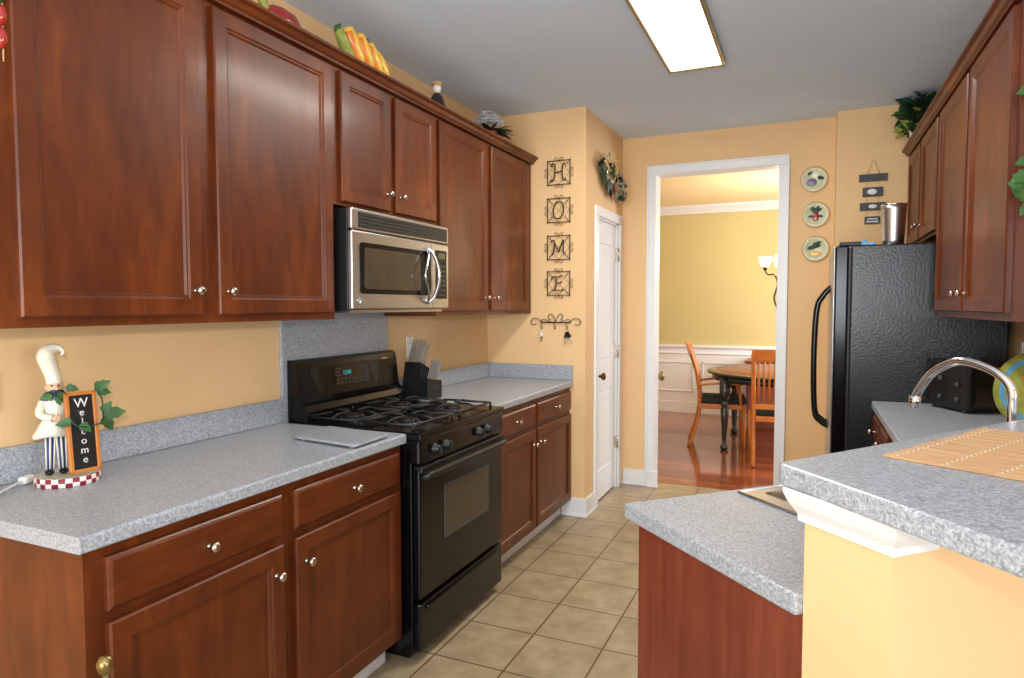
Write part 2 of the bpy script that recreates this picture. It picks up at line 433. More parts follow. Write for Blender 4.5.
# pantry door with casing
m = MB()
for a, b in ((P0-.065, P0), (P1, P1+.065)): m.box(XC, XC+.018, a, b, 0, PT, .004)
m.box(XC, XC+.018, P0-.065, P1+.065, PT, PT+.065, .004)
m.box(XC-WT, XC, P0-.002, P0+.012, 0, PT).box(XC-WT, XC, P1-.012, P1+.002, 0, PT).box(XC-WT, XC, P0, P1, PT-.012, PT+.002)
struct('trim_6', m, M['white'])
def rect_door(mb, holes, y0, y1, z0, z1, x0, x1):
    """slab with recessed raised panels; holes = list of (y0,y1,z0,z1)"""
    mb.box(x0, x1-.008, y0, y1, z0, z1)
    ys = sorted({y0, y1}); 
    a, b = holes[0][0], holes[0][1]
    mb.box(x1-.008, x1, y0, a, z0, z1).box(x1-.008, x1, b, y1, z0, z1)
    zz = [z0]+[v for h in holes for v in (h[2], h[3])]+[z1]
    for i in range(0, len(zz), 2): mb.box(x1-.008, x1, a, b, zz[i], zz[i+1])
    for h in holes: mb.box(x1-.010, x1-.001, h[0]+.03, h[1]-.03, h[2]+.03, h[3]-.03, .006)
    return mb
dm = rect_door(MB(), [(P0+.11, P1-.11, .22, .80), (P0+.11, P1-.11, 1.0, 1.86)], P0+.014, P1-.014, .012, PT-.014, XC-.055, XC-.018)
door = struct('door_1', dm, M['white'])
def knob_lathe(scale=1): return [(.026, 0), (.026, .006), (.010, .012), (.010, .03), (.020, .036), (.027, .048), (.024, .060), (.008, .066)]
k = MB().lathe(knob_lathe(), 20, TX((XC-.018, P0+.075, .913), (0, PI/2, 0)))
k.build('door_knob', M['bronze'], door)['label'] = 'dark bronze door knob'
for z in (.36, 1.06, 1.80):
    h = MB().box(XC-.02, XC+.004, P1-.02, P1+.004, z-.045, z+.045, .002).tube([(XC+.006, P1-.008, z-.048), (XC+.006, P1-.008, z+.048)], .006)
    h.build('hinge', M['nickel'], door)

# door leaf folded open inside the dining room, only its knob shows past the doorway
leaf_door = MB()
rect_door(leaf_door, [(.12, .68, .22, .80), (.12, .68, 1.0, 1.86)], 0, .80, .012, 2.03, -.035, 0)
ld = struct('door_2', leaf_door, M['white']); ld.location = (.90, YD+.16, 0); ld.rotation_euler = (0, 0, math.radians(9))
MB().lathe(knob_lathe(), 20, TX((0, .62, .785), (0, PI/2, 0), (1.6, 1.3, 1.5))).build('door_knob', M['brass'], ld)

# ------------------------------------------------------------------ cabinets
def panel_door(y0, y1, z0, z1, x0, t=.02, rail=.058):
    R = [(0, x0), (0, x0+t-.005), (.004, x0+t), (rail-.010, x0+t), (rail-.004, x0+t-.004), (rail, x0+t-.004), (rail+.006, x0+t-.010)]
    rings = [[(x, y0+i, z0+i), (x, y1-i, z0+i), (x, y1-i, z1-i), (x, y0+i, z1-i)] for i, x in R]
    return MB().rings(rings, smooth=False)
def slab_front(y0, y1, z0, z1, x0, t=.02):
    R = [(0, x0), (0, x0+t-.008), (.004, x0+t-.004), (.010, x0+t)]
    rings = [[(x, y0+i, z0+i), (x, y1-i, z0+i), (x, y1-i, z1-i), (x, y0+i, z1-i)] for i, x in R]
    return MB().rings(rings, smooth=False)
KP = [(.007, 0), (.007, .002), (.0045, .004), (.0045, .014), (.011, .019), (.0145, .024), (.0135, .029), (.006, .033)]
def knob(parent, x, y, z):
    k = MB().lathe(KP, 16, TX((x, y, z), (0, PI/2, 0))).build('knob', M['nickel'], parent); return k

def base_cabinet(label, loc, rz, wd, doors, drawers, group, depth=.61, near_panel=False):
    """local frame: x out of the wall, y along it"""
    t = thing('base_cabinet', label, 'cabinet', loc, rz, group)
    b = MB().box(.012, depth-.02, 0, wd, .10, .876).box(.012, depth-.075, 0.0, wd, 0, .10)
    b.build('body', M['cherry'], t)
    MB().box(depth-.02, depth, 0, wd, .10, .876).build('face_frame', M['cherry'], t)
    for (a, c, kn) in doors:
        d = panel_door(a, c, .115, .695, depth).build('door', M['cherry'], t)
        knob(d, depth+.02, kn, .612)
    for (a, c) in drawers:
        d = slab_front(a, c, .722, .846, depth).build('drawer', M['cherry_h'], t)
        knob(d, depth+.02, (a+c)/2, .782)
    return t
def wall_cabinet(label, loc, rz, wd, doors, z0, z1, group, depth=.33, gap=.026):
    t = thing('wall_cabinet', label, 'cabinet', (loc[0], loc[1], z0), rz, group)
    h = z1-z0
    MB().box(.004, depth-.0205, .0182, wd-.0182, .012, h-.0005).box(.003, depth-.02, 0, .018, 0, h).box(.003, depth-.02, wd-.018, wd, 0, h).build('body', M['cherry'], t)
    MB().box(depth-.02, depth, 0, wd, 0, h).build('face_frame', M['cherry'], t)
    for (a, c, kn) in doors:
        d = panel_door(a, c, gap, h-.014, depth).build('door', M['cherry'], t)
        knob(d, depth+.02, kn, gap+.074)
    return t
G1 = 'base cabinets along the left wall'; G2 = 'wall cabinets along the left wall'
base_cabinet('reddish-brown base cabinet at the near left end of the counter, below the chef', (0, .70, 0), 0, .61,
             [(.045, .590, .555)], [(.045, .590)], G1)
base_cabinet('reddish-brown base cabinet touching the left side of the black range', (0, 1.311, 0), 0, .628,
             [(.030, .602, .072)], [(.030, .602)], G1)
base_cabinet('reddish-brown base cabinet touching the right side of the black range', (0, 2.724, 0), 0, .598,
             [(.030, .586, .548)], [(.030, .586)], G1)
base_cabinet('reddish-brown base cabinet in the corner under the wrought-iron key rack', (0, 3.322, 0), 0, .630,
             [(.016, .610, .060)], [(.016, .610)], G1)
wall_cabinet('large single-door wall cabinet at the near left end, above the chef figurine', (0, .70), 0, .60,
             [(.045, .565, .535)], 1.358, 2.358, G2)
wall_cabinet('single-door wall cabinet touching the left side of the steel microwave', (0, 1.30), 0, .605,
             [(.026, .583, .060)], 1.358, 2.358, G2)
wall_cabinet('short two-door wall cabinet directly above the steel microwave', (0, 1.905), 0, .785,
             [(.035, .372, .345), (.417, .768, .448)], 1.815, 2.358, G2, gap=.014)
wall_cabinet('two-door wall cabinet between the steel microwave and the HOME letters wall', (0, 2.69), 0, 1.262,
             [(.023, .564, .530), (.620, 1.172, .655)], 1.358, 2.358, G2)
# crown moulding on the left cabinets
cp = [(.325, 2.360), (.352, 2.358), (.352, 2.366), (.362, 2.372), (.370, 2.386), (.385, 2.392), (.385, 2.402), (.325, 2.402)]
m = MB().rings([[(x+(.0 if 1 else 0), y, z) for x, z in cp] for y in (.66, 3.952)], smooth=False)
m.box(.004, .325, .66, .695, 2.360, 2.402)
tag(m.build('crown_molding', M['cherry_h'], None), 'long reddish-brown crown molding capping the left wall cabinets', 'molding')
m = MB().box(.004, .322, .70, 3.95, 2.3595, 2.402)
tag(m.build('cabinet_top_board', M['cherry_h'], None), 'thin board on top of the left wall cabinets, holding the ornaments', 'board')

# white shoe strips at the toe kicks
struct('trim_7', MB().box(.536, .552, .70, 1.912, 0, .055, .006), M['white'])
struct('trim_8', MB().box(.536, .552, 2.70, YH-.016, 0, .055, .006), M['white'])

# ------------------------------------------------------------------ worktops on the left
def worktop_profile(x1, z1=.914, th=.038):
    pr = [(.003, z1-th), (x1-.004, z1-th), (x1, z1-th+.004)]
    for k in range(5):
        a = k/4*PI/2; pr.append((x1-.009+.009*math.cos(a), z1-.009+.009*math.sin(a)))
    pr.append((.003, z1)); return pr
t = thing('countertop', 'grey speckled countertop to the left of the range, carrying the chef figurine', 'countertop', (0, .68, 0), 0, 'grey speckled countertops')
m = MB().rings([[(x, y, z) for x, z in worktop_profile(.637)] for y in (0, 1.262)], smooth=False); m.build('slab', M['lam'], t)
MB().box(.002, .02, 0, 1.261, .9145, 1.016, .004).build('backsplash', M['lam'], t)
t = thing('countertop', 'grey speckled countertop between the range and the HOME letters wall', 'countertop', (0, 2.722, 0), 0, 'grey speckled countertops')
MB().rings([[(x, y, z) for x, z in worktop_profile(.637)] for y in (0, YH-2.722-.002)], smooth=False).build('slab', M['lam'], t)
MB().box(.002, .02, .0, YH-2.722-.002, .9145, 1.016, .004).build('backsplash', M['lam'], t)
MB().box(.0205, .637, YH-2.722-.021, YH-2.722-.002, .9145, 1.016, .004).build('backsplash', M['lam'], t)
tag(MB().box(.002, .018, 1.944, 2.718, .60, 1.385, .002).build('backsplash_panel', M['lam']), 'tall grey speckled panel on the wall between the range and microwave', 'panel')

# ------------------------------------------------------------------ range
R0, R1 = 1.946, 2.716
t = thing('gas_range', 'black gas range with four burners and glass oven door', 'stove', (0, R0, 0))
Wd = R1-R0
MB().box(.03, .655, .002, Wd-.002, .03, .885, .004).box(.06, .62, .03, Wd-.03, 0.0, .03).build('body', M['black'], t)
MB().box(.10, .70, 0, Wd, .885, .918, .007).box(.64, .695, 0, Wd, .79, .89, .012).build('cooktop', M['black'], t)
bgp = [(.022, .885), (.130, .885), (.130, .960), (.118, .985), (.098, .995), (.086, 1.01), (.072, 1.14), (.064, 1.168), (.046, 1.178), (.022, 1.178)]
bg = MB().rings([[(x, y, z) for x, z in bgp] for y in (.022, Wd)], smooth=False)
bgo = bg.build('backguard', M['black'], t)
def panel_pt(y, z): return (.086-(z-1.01)/.13*.014+.001, y, z)
# side bulges of the control panel
for y0, y1 in ((.10, .20), (.52, .62)):
    mm = MB().add([panel_pt(y0, 1.135), panel_pt(y1, 1.135), panel_pt((y0+y1)/2+(.02 if y0 < .3 else -.02)+.03, 1.03), panel_pt((y0+y1)/2-.01, 1.03)], [(0, 1, 2, 3)])
    mm.build('panel_insert', M['glassd'], t)
dsp = MB().add([(p[0]+.0008, p[1], p[2]) for p in (panel_pt(.26, 1.045), panel_pt(.52, 1.045), panel_pt(.52, 1.135), panel_pt(.26, 1.135))], [(0, 1, 2, 3)]).build('control_display', M['glassd'], t)
mo = MB()
vs, fs = text_mesh('12:05', .028)
mo.add([(.086-(1.1-1.01)/.13*.014+.003+c.z, .352+c.x, 1.10+c.y) for c in vs], fs)
mo.build('digits', M['digits'], dsp)['label'] = 'lit teal clock digits'
mb = MB()
for i in range(8):
    for j in range(2):
        mb.add([(q[0]+.0016, q[1], q[2]) for q in (panel_pt(.275+i*.028, 1.052+j*.016), panel_pt(.291+i*.028, 1.052+j*.016), panel_pt(.291+i*.028, 1.058+j*.016), panel_pt(.275+i*.028, 1.058+j*.016))], [(0, 1, 2, 3)])
for i in range(3):
    mb.add([(q[0]+.0016, q[1], q[2]) for q in (panel_pt(.275, 1.09+i*.014), panel_pt(.305, 1.09+i*.014), panel_pt(.305, 1.095+i*.014), panel_pt(.275, 1.095+i*.014))], [(0, 1, 2, 3)])
mb.build('button_grid', M['slate'], dsp)
mb = MB()
mb.add([(q[0]+.0016, q[1], q[2]) for q in (panel_pt(.45, 1.118), panel_pt(.49, 1.118), panel_pt(.49, 1.124), panel_pt(.45, 1.124))], [(0, 1, 2, 3)])
mb.build('indicator', M['slate'], dsp)
MB().add([panel_pt(.64, 1.142), panel_pt(.69, 1.142), panel_pt(.69, 1.147), panel_pt(.64, 1.147)], [(0, 1, 2, 3)]).build('nameplate', M['nickel'], t)
# burners and grates
for by in (.19, .57):
    for bx in (.24, .52):
        g = MB()
        s_ = .125; zt = .952
        fr = [(bx-s_, by-s_*1.25), (bx+s_, by-s_*1.25), (bx+s_, by+s_*1.25), (bx-s_, by+s_*1.25)]
        for i in range(4):
            a, b = fr[i], fr[(i+1) % 4]
            g.tube([(*a, zt-.012), (*b, zt-.012)], .0055, 6)
            g.tube([(*a, zt-.012), (*a, .919)], .006, 6)
        for dx, dy in ((1, 0), (-1, 0), (0, 1), (0, -1)):
            e = (bx+dx*s_, by+dy*s_*1.25); mi = (bx+dx*s_*.7, by+dy*s_*.85); c = (bx+dx*.028, by+dy*.028)
            g.tube([(*e, zt-.012), (*mi, zt), (*c, zt)], .0055, 6)
        for sx, sy in ((1, 1), (1, -1), (-1, 1), (-1, -1)):
            g.tube([(bx+sx*s_, by+sy*s_*1.25, zt-.012), (bx+sx*.06, by+sy*.07, zt)], .0045, 6)
        g.build('grate', M['iron'], t)
        b = MB().lathe([(.062, .918), (.060, .922), (.046, .925)], 24, TX((bx, by, 0)))
        bo = b.build('burner', M['steel'], t)
        MB().lathe([(.044, .926), (.044, .934), (.036, .939), (.01, .940)], 24, TX((bx, by, 0))).build('burner_cap', M['iron'], bo)
for y in (.115, .200, .500, .585):
    k = MB().lathe([(.024, 0), (.024, .004), (.019, .008), (.017, .026), (.014, .030)], 20, TX((.692, y, .838), (0, PI/2, 0)))
    k.box(.71, .728, y-.004, y+.004, .821, .855, .002)
    k.build('control_knob', M['blackm'], t)
    MB().box(.7275, .7285, y-.0015, y+.0015, .838, .853).build('pointer', M['chalk'], t) if 0 else None
dr = MB().box(.655, .690, .006, Wd-.006, .255, .775, .008).build('oven_door', M['black'], t)
wr = MB()
wy0, wy1, wz0, wz1 = .20, .60, .455, .665
wr.box(.6885, .6925, wy0, wy1, wz0, wz1, .0015).build('oven_window', M['glassm'], dr)
fr = MB()
for q in ((wy0-.008, wy1+.008, wz0-.008, wz0), (wy0-.008, wy1+.008, wz1, wz1+.008), (wy0-.008, wy0, wz0, wz1), (wy1, wy1+.008, wz0, wz1)):
    fr.box(.689, .6935, *q)
fr.build('window_trim', M['slate'], dr)
hd = MB()
hd.tube(spline([(.685, .03, .735), (.712, .035, .748), (.722, .08, .752), (.724, Wd/2, .754), (.722, Wd-.08, .752), (.712, Wd-.035, .748), (.685, Wd-.03, .735)], 4), .011, 10, flat=1.3)
hd.box(.66, .700, .01, Wd-.01, .756, .785, .006)
hd.build('door_handle', M['blackm'], dr)
MB().box(.655, .688, .006, Wd-.006, .045, .240, .008).box(.684, .700, .05, Wd-.05, .205, .222, .006).build('storage_drawer', M['black'], t)

# ------------------------------------------------------------------ microwave
t = thing('microwave_oven', 'stainless steel over-the-range microwave with dark window and bowed handle', 'microwave', (0, 1.918, 1.395))
mh = .405; mw = .766
MB().box(.004, .385, .002, mw-.002, .0, mh, .004).build('body', M['blackm'], t)
MB().box(.385, .41, 0, mw, mh-.085, mh, .006).build('top_panel', M['steel'], t)
v = MB()
for i in range(4): v.box(.409, .4125, .045, mw-.02, mh-.072+i*.015, mh-.072+i*.015+.010, .001)
v.box(.4085, .4105, .04, mw-.015, mh-.075, mh-.013)
v.build('vent_grille', M['blackm'], t)
dd = MB().box(.385, .41, 0, .60, .002, mh-.088, .006).build('door', M['steel'], t)
def rrect(y0, y1, z0, z1, r, n=5):
    out = []
    for cy, cz, a0 in ((y1-r, z0+r, -PI/2), (y1-r, z1-r, 0), (y0+r, z1-r, PI/2), (y0+r, z0+r, PI)):
        for i in range(n+1):
            a = a0+i/n*PI/2; out.append((cy+r*math.cos(a), cz+r*math.sin(a)))
    return out
MB().rings([[(x, y, z) for y, z in rrect(.045, .592, .065, .272, .018)] for x in (.409, .4125)], smooth=False).build('window', M['black'], dd)
MB().rings([[(x, y, z) for y, z in rrect(.075, .50, .085, .252, .012)] for x in (.4125, .4135)], smooth=False).build('window_mesh', M['glassm'], dd)
hp = MB()
for sgn in (1, -1):
    hp.tube(spline([(.412, .560, .03), (.436, .560+sgn*.026, .065), (.448, .560+sgn*(.050 if sgn > 0 else .075), .157), (.436, .560+sgn*.026, .25), (.412, .560, .285)], 6), [.008 if sgn > 0 else .006]*25, 8)
hp.build('handle', M['chrome'], dd)
lg = MB().lathe([(.0135, .41), (.0135, .4125), (.0115, .4125), (.0115, .4118), (.002, .4118)], 24, TX((0, .04, .038), (0, PI/2, 0)))
vs, fs = text_mesh('GE', .014); lg.add([(.4125+c.z, .04+c.x, .038+c.y) for c in vs], fs)
lg.build('logo_badge', M['chrome'], dd)
cpn = MB().box(.385, .4095, .602, mw, .002, mh-.088, .006).build('control_panel', M['steel'], t)
MB().box(.409, .4115, .64, mw-.022, .05, .285, .001).build('keypad', M['black'], cpn)
MB().box(.4113, .412, .665, mw-.04, .245, .272).build('clock_display', M['olived'], cpn)['label'] = 'dark olive clock display'
kb = MB()
for i in range(3):
    for j in range(7): kb.box(.4113, .412, .655+i*.026, .671+i*.026, .065+j*.023, .074+j*.023)
kb.build('keys', M['slate'], cpn)
MB().box(.02, .38, .02, mw-.02, -.012, 0).build('underside', M['steel'], t)

# ------------------------------------------------------------------ right hand side: fridge
t = thing('refrigerator', 'tall black textured refrigerator with steel front beside the doorway', 'refrigerator', (0, 3.69, 0))
MB().box(2.255, W-.03, 0, .90, .02, 1.725, .008).box(2.30, W-.06, .03, .87, 0, .02).build('body', M['pebble'], t)
MB().box(2.245, 2.257, .012, .89, .06, 1.715).build('gasket', M['blackm'], t)
for y0, y1 in ((0, .446), (.454, .90)):
    d = MB().box(2.178, 2.245, y0, y1, .06, 1.725, .010).build('door', M['black'], t)
    MB().box(2.172, 2.181, y0+.004, y1-.004, .065, 1.72, .004).build('steel_panel', M['steel'], d)
    yy = y1-.05 if y0 < .2 else y0+.05
    MB().tube(spline([(2.178, yy, .70), (2.135, yy, .725), (2.100, yy, .79), (2.090, yy, 1.08), (2.100, yy, 1.38), (2.135, yy, 1.47), (2.178, yy, 1.52)], 5), .017, 10).build('handle', M['black'], d)
MB().box(2.20, 2.30, .02, .10, 1.725, 1.745, .004).build('hinge_cover', M['blackm'], t)

# stuff on the fridge
t = thing('steel_canister', 'tall stainless steel canister standing on the refrigerator', 'canister', (2.455, 3.80, 1.726))
MB().lathe([(.046, 0), (.050, .004), (.052, .03), (.060, .19), (.061, .21), (.057, .21), (.05, .19), (.048, .02)], 32, cap1=True).build('body', M['steel'], t)
MB().lathe([(.0605, .205), (.063, .208), (.063, .213), (.058, .213)], 32, cap0=False, cap1=False).build('rim', M['chrome'], t)
t = thing('storage_tub', 'small blue plastic tub on the refrigerator beside the canister', 'tub', (2.335, 3.78, 1.726))
MB().box(-.045, .035, -.03, .03, 0, .018, .006).build('tub', M['skyb'], t); MB().box(-.03, -.005, -.02, .02, .018, .030, .004).build('lid_knob', M['skyb'], t)

# right wall cabinets
XW = W
G3 = 'wall cabinets along the right wall'
DZ = .355-.02
wall_cabinet('two-door tall wall cabinet at the near end of the right wall, beside the hanging ivy', (XW, 3.655), PI, 3.655-2.315,
             [(.040, .650, .610), (.700, 1.305, .735)], 1.358, 2.358, G3, depth=DZ)
wall_cabinet('short two-door wall cabinet above the black refrigerator', (XW, 4.735), PI, 4.735-3.657,
             [(.030, .505, .475), (.560, 1.05, .592)], 1.775, 2.358, G3, depth=DZ, gap=.014)
cpr = [(XW-x-.005, z) for x, z in cp]
m = MB().rings([[(x, y, z) for x, z in cpr] for y in (2.28, 4.745)], smooth=False)
m.box(XW-.330, XW-.004, 2.28, 2.312, 2.360, 2.402)
tag(m.build('crown_molding', M['cherry_h']), 'reddish-brown crown molding capping the right wall cabinets', 'molding')
tag(MB().box(XW-.327, XW-.004, 2.318, 4.735, 2.3595, 2.402).build('cabinet_top_board', M['cherry_h']), 'thin board on top of the right wall cabinets, under the potted plant', 'board')

# ------------------------------------------------------------------ right base run and peninsula
def ab(s, d):        # s = x+y, d = x-y
    return ((s+d)/2, (s-d)/2)
CD0 = .240           # counter far edge line x-y
S0 = 3.037           # counter end line x+y
XF = 2.365
poly = [ab(S0, CD0), ab(S0, 1.046), (W-.002, W-.002-1.046), (W-.002, 3.678), (XF, 3.678), (XF, XF-CD0)]
t = thing('countertop', 'grey speckled countertop of the peninsula, holding the sink and running on to the refrigerator', 'countertop', (0, 0, 0), 0, 'grey speckled countertops')
sl = MB().prism(poly, .876, .914, .005).build('slab', M['lam'], t)
R45 = math.radians(45)
# sink frame: local a along (1,1), b along (1,-1) -> rotate -45? use matrix
def SK(a, b, z): 
    s = a*math.sqrt(2); d = b*math.sqrt(2); x, y = ab(s, d); return (x, y, z)
q2 = math.sqrt(2)
sa0, sa1 = 3.50/q2, 4.62/q2; sb0, sb1 = .285/q2, .93/q2
def rr_ab(a0, a1, b0, b1, r, z, n=5):
    return [SK(p[0], p[1], z) for p in [(c[0], c[1]) for c in rrect(a0, a1, b0, b1, r, n)]]
cut = MB().rings([rr_ab(sa0+.012, sa1-.012, sb0+.012, sb1-.012, .03, z) for z in (.86, .93)]).build('cut', M['lam'])
boolean(sl, cut)
ba = [(sa0+.055, (sa0+sa1)/2-.012), ((sa0+sa1)/2+.012, sa1-.055)]; bb0, bb1 = sb0+.035, .62/q2
rim = MB()
# rim plate with two openings: strips
z0_, z1_ = .9145, .918
def strip(a0, a1, b0, b1): rim.rings([[SK(a, b, z) for a, b in ((a0, b0), (a1, b0), (a1, b1), (a0, b1))] for z in (z0_, z1_)], smooth=False)
strip(sa0, ba[0][0], sb0, sb1); strip(ba[0][1], ba[1][0], sb0, sb1); strip(ba[1][1], sa1, sb0, sb1)
for a0, a1 in ba: strip(a0, a1, sb0, bb0); strip(a0, a1, bb1, sb1)
t = thing('kitchen_sink', 'stainless steel drop-in sink in the peninsula countertop, mostly behind the bar', 'sink', (0, 0, 0))
rim.build('rim', M['steel'], t)
edge = MB().tube([SK(sa0, sb0, .918), SK(sa1, sb0, .918), SK(sa1, sb1, .918), SK(sa0, sb1, .918), SK(sa0, sb0, .918)], .003, 6)
edge.build('rim_bead', M['chrome'], t)
for a0, a1 in ba:
    MB().rings([rr_ab(a0-.004, a1+.004, bb0-.004, bb1+.004, .03, .9185), rr_ab(a0+.002, a1-.002, bb0+.002, bb1-.002, .035, .912), rr_ab(a0+.012, a1-.012, bb0+.012, bb1-.012, .04, .75), rr_ab(a0+.04, a1-.04, bb0+.04, bb1-.04, .04, .735)], cap0=False, cap1=True).build('basin', M['steel'], t)
# faucet
fb = Vector(ab(4.33, .72)+(0,)); fs_ = Vector(ab(4.33, .345)+(0,))
t = thing('kitchen_faucet', 'chrome gooseneck faucet arching over the sink behind the bar', 'faucet', (fb.x, fb.y, .918))
def FP(t_, z): p = fb.lerp(fs_, t_); return (p.x-fb.x, p.y-fb.y, z-.918)
MB().lathe([(.028, 0), (.028, .006), (.020, .012), (.019, .05), (.015, .06)], 24).build('base', M['chrome'], t)
arc = [FP(0, .97), FP(0, 1.08), FP(0, 1.15), FP(.01, 1.20), FP(.12, 1.232), FP(.30, 1.252), FP(.50, 1.260), FP(.66, 1.245), FP(.82, 1.215), FP(.94, 1.17), FP(.985, 1.145)]
MB().tube(spline(arc, 5), .0115, 14).build('spout', M['chrome'], t)
e = FP(.985, 1.150); e2 = FP(1.0, 1.118)
MB().tube([e, e2], [.016, .0145], 16).build('spray_head', M['chrome'], t)
MB().tube([(0.012, .012, .035), (.05, .05, .05), (.085, .085, .075)], [.007, .006, .008], 10).build('lever', M['chrome'], t)

# base cabinet of the peninsula (open shell around the sink)
t = thing('sink_cabinet', 'reddish-brown sink cabinet of the peninsula with a flat end panel', 'cabinet', (0, 0, 0))
PS = 3.065; PD0 = CD0+.055; PD1 = 1.046
def quadprism(s0, s1, d0, d1, z0, z1): return MB().prism([ab(s0, d0), ab(s1, d0), ab(s1, d1), ab(s0, d1)], z0, z1)
quadprism(PS, PS+.026, PD0, PD1, 0, .875).build('end_panel', M['panel_red'], t)
quadprism(PS+.027, 4.5, PD0, PD0+.026, .10, .875).build('face_frame', M['cherry'], t)
quadprism(PS+.027, 4.5, PD0+.11, PD0+.13, 0, .10).build('toe_kick', M['cherry'], t)
for s0, s1 in ((3.14, 3.72), (3.76, 4.40)):
    d = panel_door(0, (s1-s0)/q2, .115, .835, 0)
    # local x -> direction (-1,1), local y -> direction (1,1)
    p = ab(s0, PD0); ang = math.radians(135)
    T = Matrix.Translation((p[0], p[1], 0)) @ Matrix(((-1/q2, 1/q2, 0, 0), (1/q2, 1/q2, 0, 0), (0, 0, 1, 0), (0, 0, 0, 1)))
    d.v = [tuple(T @ Vector(v)) for v in d.v]
    d.build('door', M['cherry'], t)
MB().tube([(ab(PS+.02, PD0-.004)+(z,)) for z in (.0, .87)], .006, 6).build('corner_bead', M['cherry'], t)
t = base_cabinet('reddish-brown drawer base cabinet on the right, between sink and refrigerator', (W, 3.672, 0), PI, .70,
             [(.02, .34, .31), (.36, .68, .39)], [(.02, .34), (.36, .68)], None, depth=.585)

# knee wall, its white trim, and bar top
KD0, KD1, KS = 1.048, 1.285, 3.06
m = MB().prism([ab(KS, KD0), ab(KS, KD1), ab(2*W+.1-KD1, KD1) if 0 else (W, W-KD1), (W, W-KD0)], 0, 1.098)
struct('wall_knee', m, M['peach'])
struct('wall_column', MB().box(W, W+WT, 1.55, YR, 0, H), M['peach'])
def trim_ring(off, z): return [ab(KS-off, KD0-off)+(z,), ab(KS-off, KD1+off)+(z,), ab(KS-off+.17, KD1+off)+(z,), ab(KS+.17-off, KD1)+(z,), ab(KS+.001, KD1)+(z,)]
tp = [(.012, 1.042), (.014, 1.055), (.030, 1.072), (.040, 1.090), (.040, 1.0985)]
def tring(off, z):
    return [ab(KS-off, KD0-off*.8)+(z,), ab(KS-off, KD1+off)+(z,), ab(KS+.12, KD1+off)+(z,), ab(KS+.12, KD0-off*.8)+(z,)]
struct('trim_9', MB().rings([tring(o, z) for o, z in tp], smooth=False), M['white'])
A = Vector((2.006, 1.018)); dn = Vector((.268, -.325)).normalized(); df = Vector((.588, .809))
Bp = A+dn*.56; Cp = A+df*1.64
bar = [tuple(A), tuple(Bp), (W-.001, Bp.y+(W-Bp.x)*.98), (W-.001, Cp.y)]
# round the free corners a little
def rounded(poly, idx, r=.03, n=5):
    out = []
    for i, p in enumerate(poly):
        p = Vector(p)
        if i not in idx: out.append(tuple(p)); continue
        a = (Vector(poly[i-1])-p).normalized(); b = (Vector(poly[(i+1) % len(poly)])-p).normalized()
        p0 = p+a*r; p1 = p+b*r
        for k in range(n+1):
            t_ = k/n; out.append(tuple((1-t_)**2*p0+2*t_*(1-t_)*p+t_*t_*p1))
    return out
t = MB().prism(rounded(bar, (0, 1), .016), 1.0995, 1.136, .005).build('bar_top', M['lam'])
tag(t, 'raised grey speckled bar top on the knee wall, holding the bamboo mat', 'bar top')

# bamboo mat
mA = Vector((2.178, 1.140)); mu = (Vector((2.349, 1.428))-mA).normalized(); mv = (Vector((2.337, .926))-Vector((2.20, 1.09))).normalized()
t = thing('place_mat', 'woven bamboo place mat lying on the raised bar top', 'place mat', (mA.x, mA.y, 1.1365), math.atan2(mu.y, mu.x))
Lm, Wm = .46, .34
m = MB(); ns = 46
for i in range(ns):
    u0 = Lm*i/ns; u1 = Lm*(i+1)/ns-.0022
    j = random.uniform(-.004, .004)
    m.box(u0, u1, j-Wm, j, 0, .0035, .0008)
m.build('slats', M['bamboo'], t)
for y in (-.02, -.10, -.18, -.26, -.33):
    c = MB()
    for i in range(ns): c.box(Lm*i/ns+.0025, Lm*(i+1)/ns-.0035, y-.0011+.002*(-1)**i, y+.0011+.002*(-1)**i, .0036, .0046)
    c.build('stitching', M['cream'], t)

# toaster oven, round plate, outlet on the right counter
t = thing('toaster_oven', 'black toaster oven on the right countertop against the refrigerator', 'toaster oven', (2.735, 3.36, .914), math.radians(28))
MB().box(-.015, .20, 0, .26, .012, .235, .012).build('body', M['blackm'], t)
g = MB().box(.012, .19, -.012, 0, .03, .215, .006).build('glass_door', M['glassd'], t)
MB().tube([(.02, -.018, .208), (.02, -.03, .212), (.18, -.03, .212), (.18, -.018, .208)], .004, 8).build('handle', M['chrome'], g)
for yy, zz in ((.06, .06), (.06, .13), (.17, .06), (.17, .15)):
    MB().lathe([(.012, 0), (.011, .010), (.007, .012)], 16, TX((-.015, yy, zz), (0, -PI/2, 0))).build('knob', M['slate'], t)
m = MB()
for x in (0, .18):
    for y in (.03, .23): m.lathe([(.010, 0), (.012, .012)], 12, TX((x, y, 0)))
m.build('feet', M['blackm'], t)

t = thing('rooster_plate', 'large round green and blue plate with a rooster, propped on the right countertop', 'plate', (2.885, 3.08, .916), 0)
Tp = TX((0, 0, .155), (0, -PI/2+.22, 0)) @ TX((0, 0, 0), (0, 0, -.0))
Tp = Matrix.Translation((0, 0, .152)) @ Euler((0, 0, math.radians(38))).to_matrix().to_4x4() @ Euler((0, -PI/2+.16, 0)).to_matrix().to_4x4()
MB().lathe([(.05, -.010), (.10, -.006), (.150, .010), (.150, .014), (.118, .006)], 40, Tp).build('rim', M['leafy'], t)
MB().lathe([(.125, .0085), (.110, .0062), (.065, .004), (.0, .0038)], 40, Tp, cap0=False, cap1=False).build('band', M['skyb'], t)
MB().lathe([(.055, .0048), (.0, .0048)], 40, Tp, cap0=False, cap1=False).build('center', M['sage'], t)
r = MB(); r.ball((0, 0, .006), .035, (1.2, .8, .1), 14, Tp); r.tube([(.02, .015, .007), (.05, .03, .007), (.06, .03, .007)], [.015, .010, .004], 8, Tp, .3)
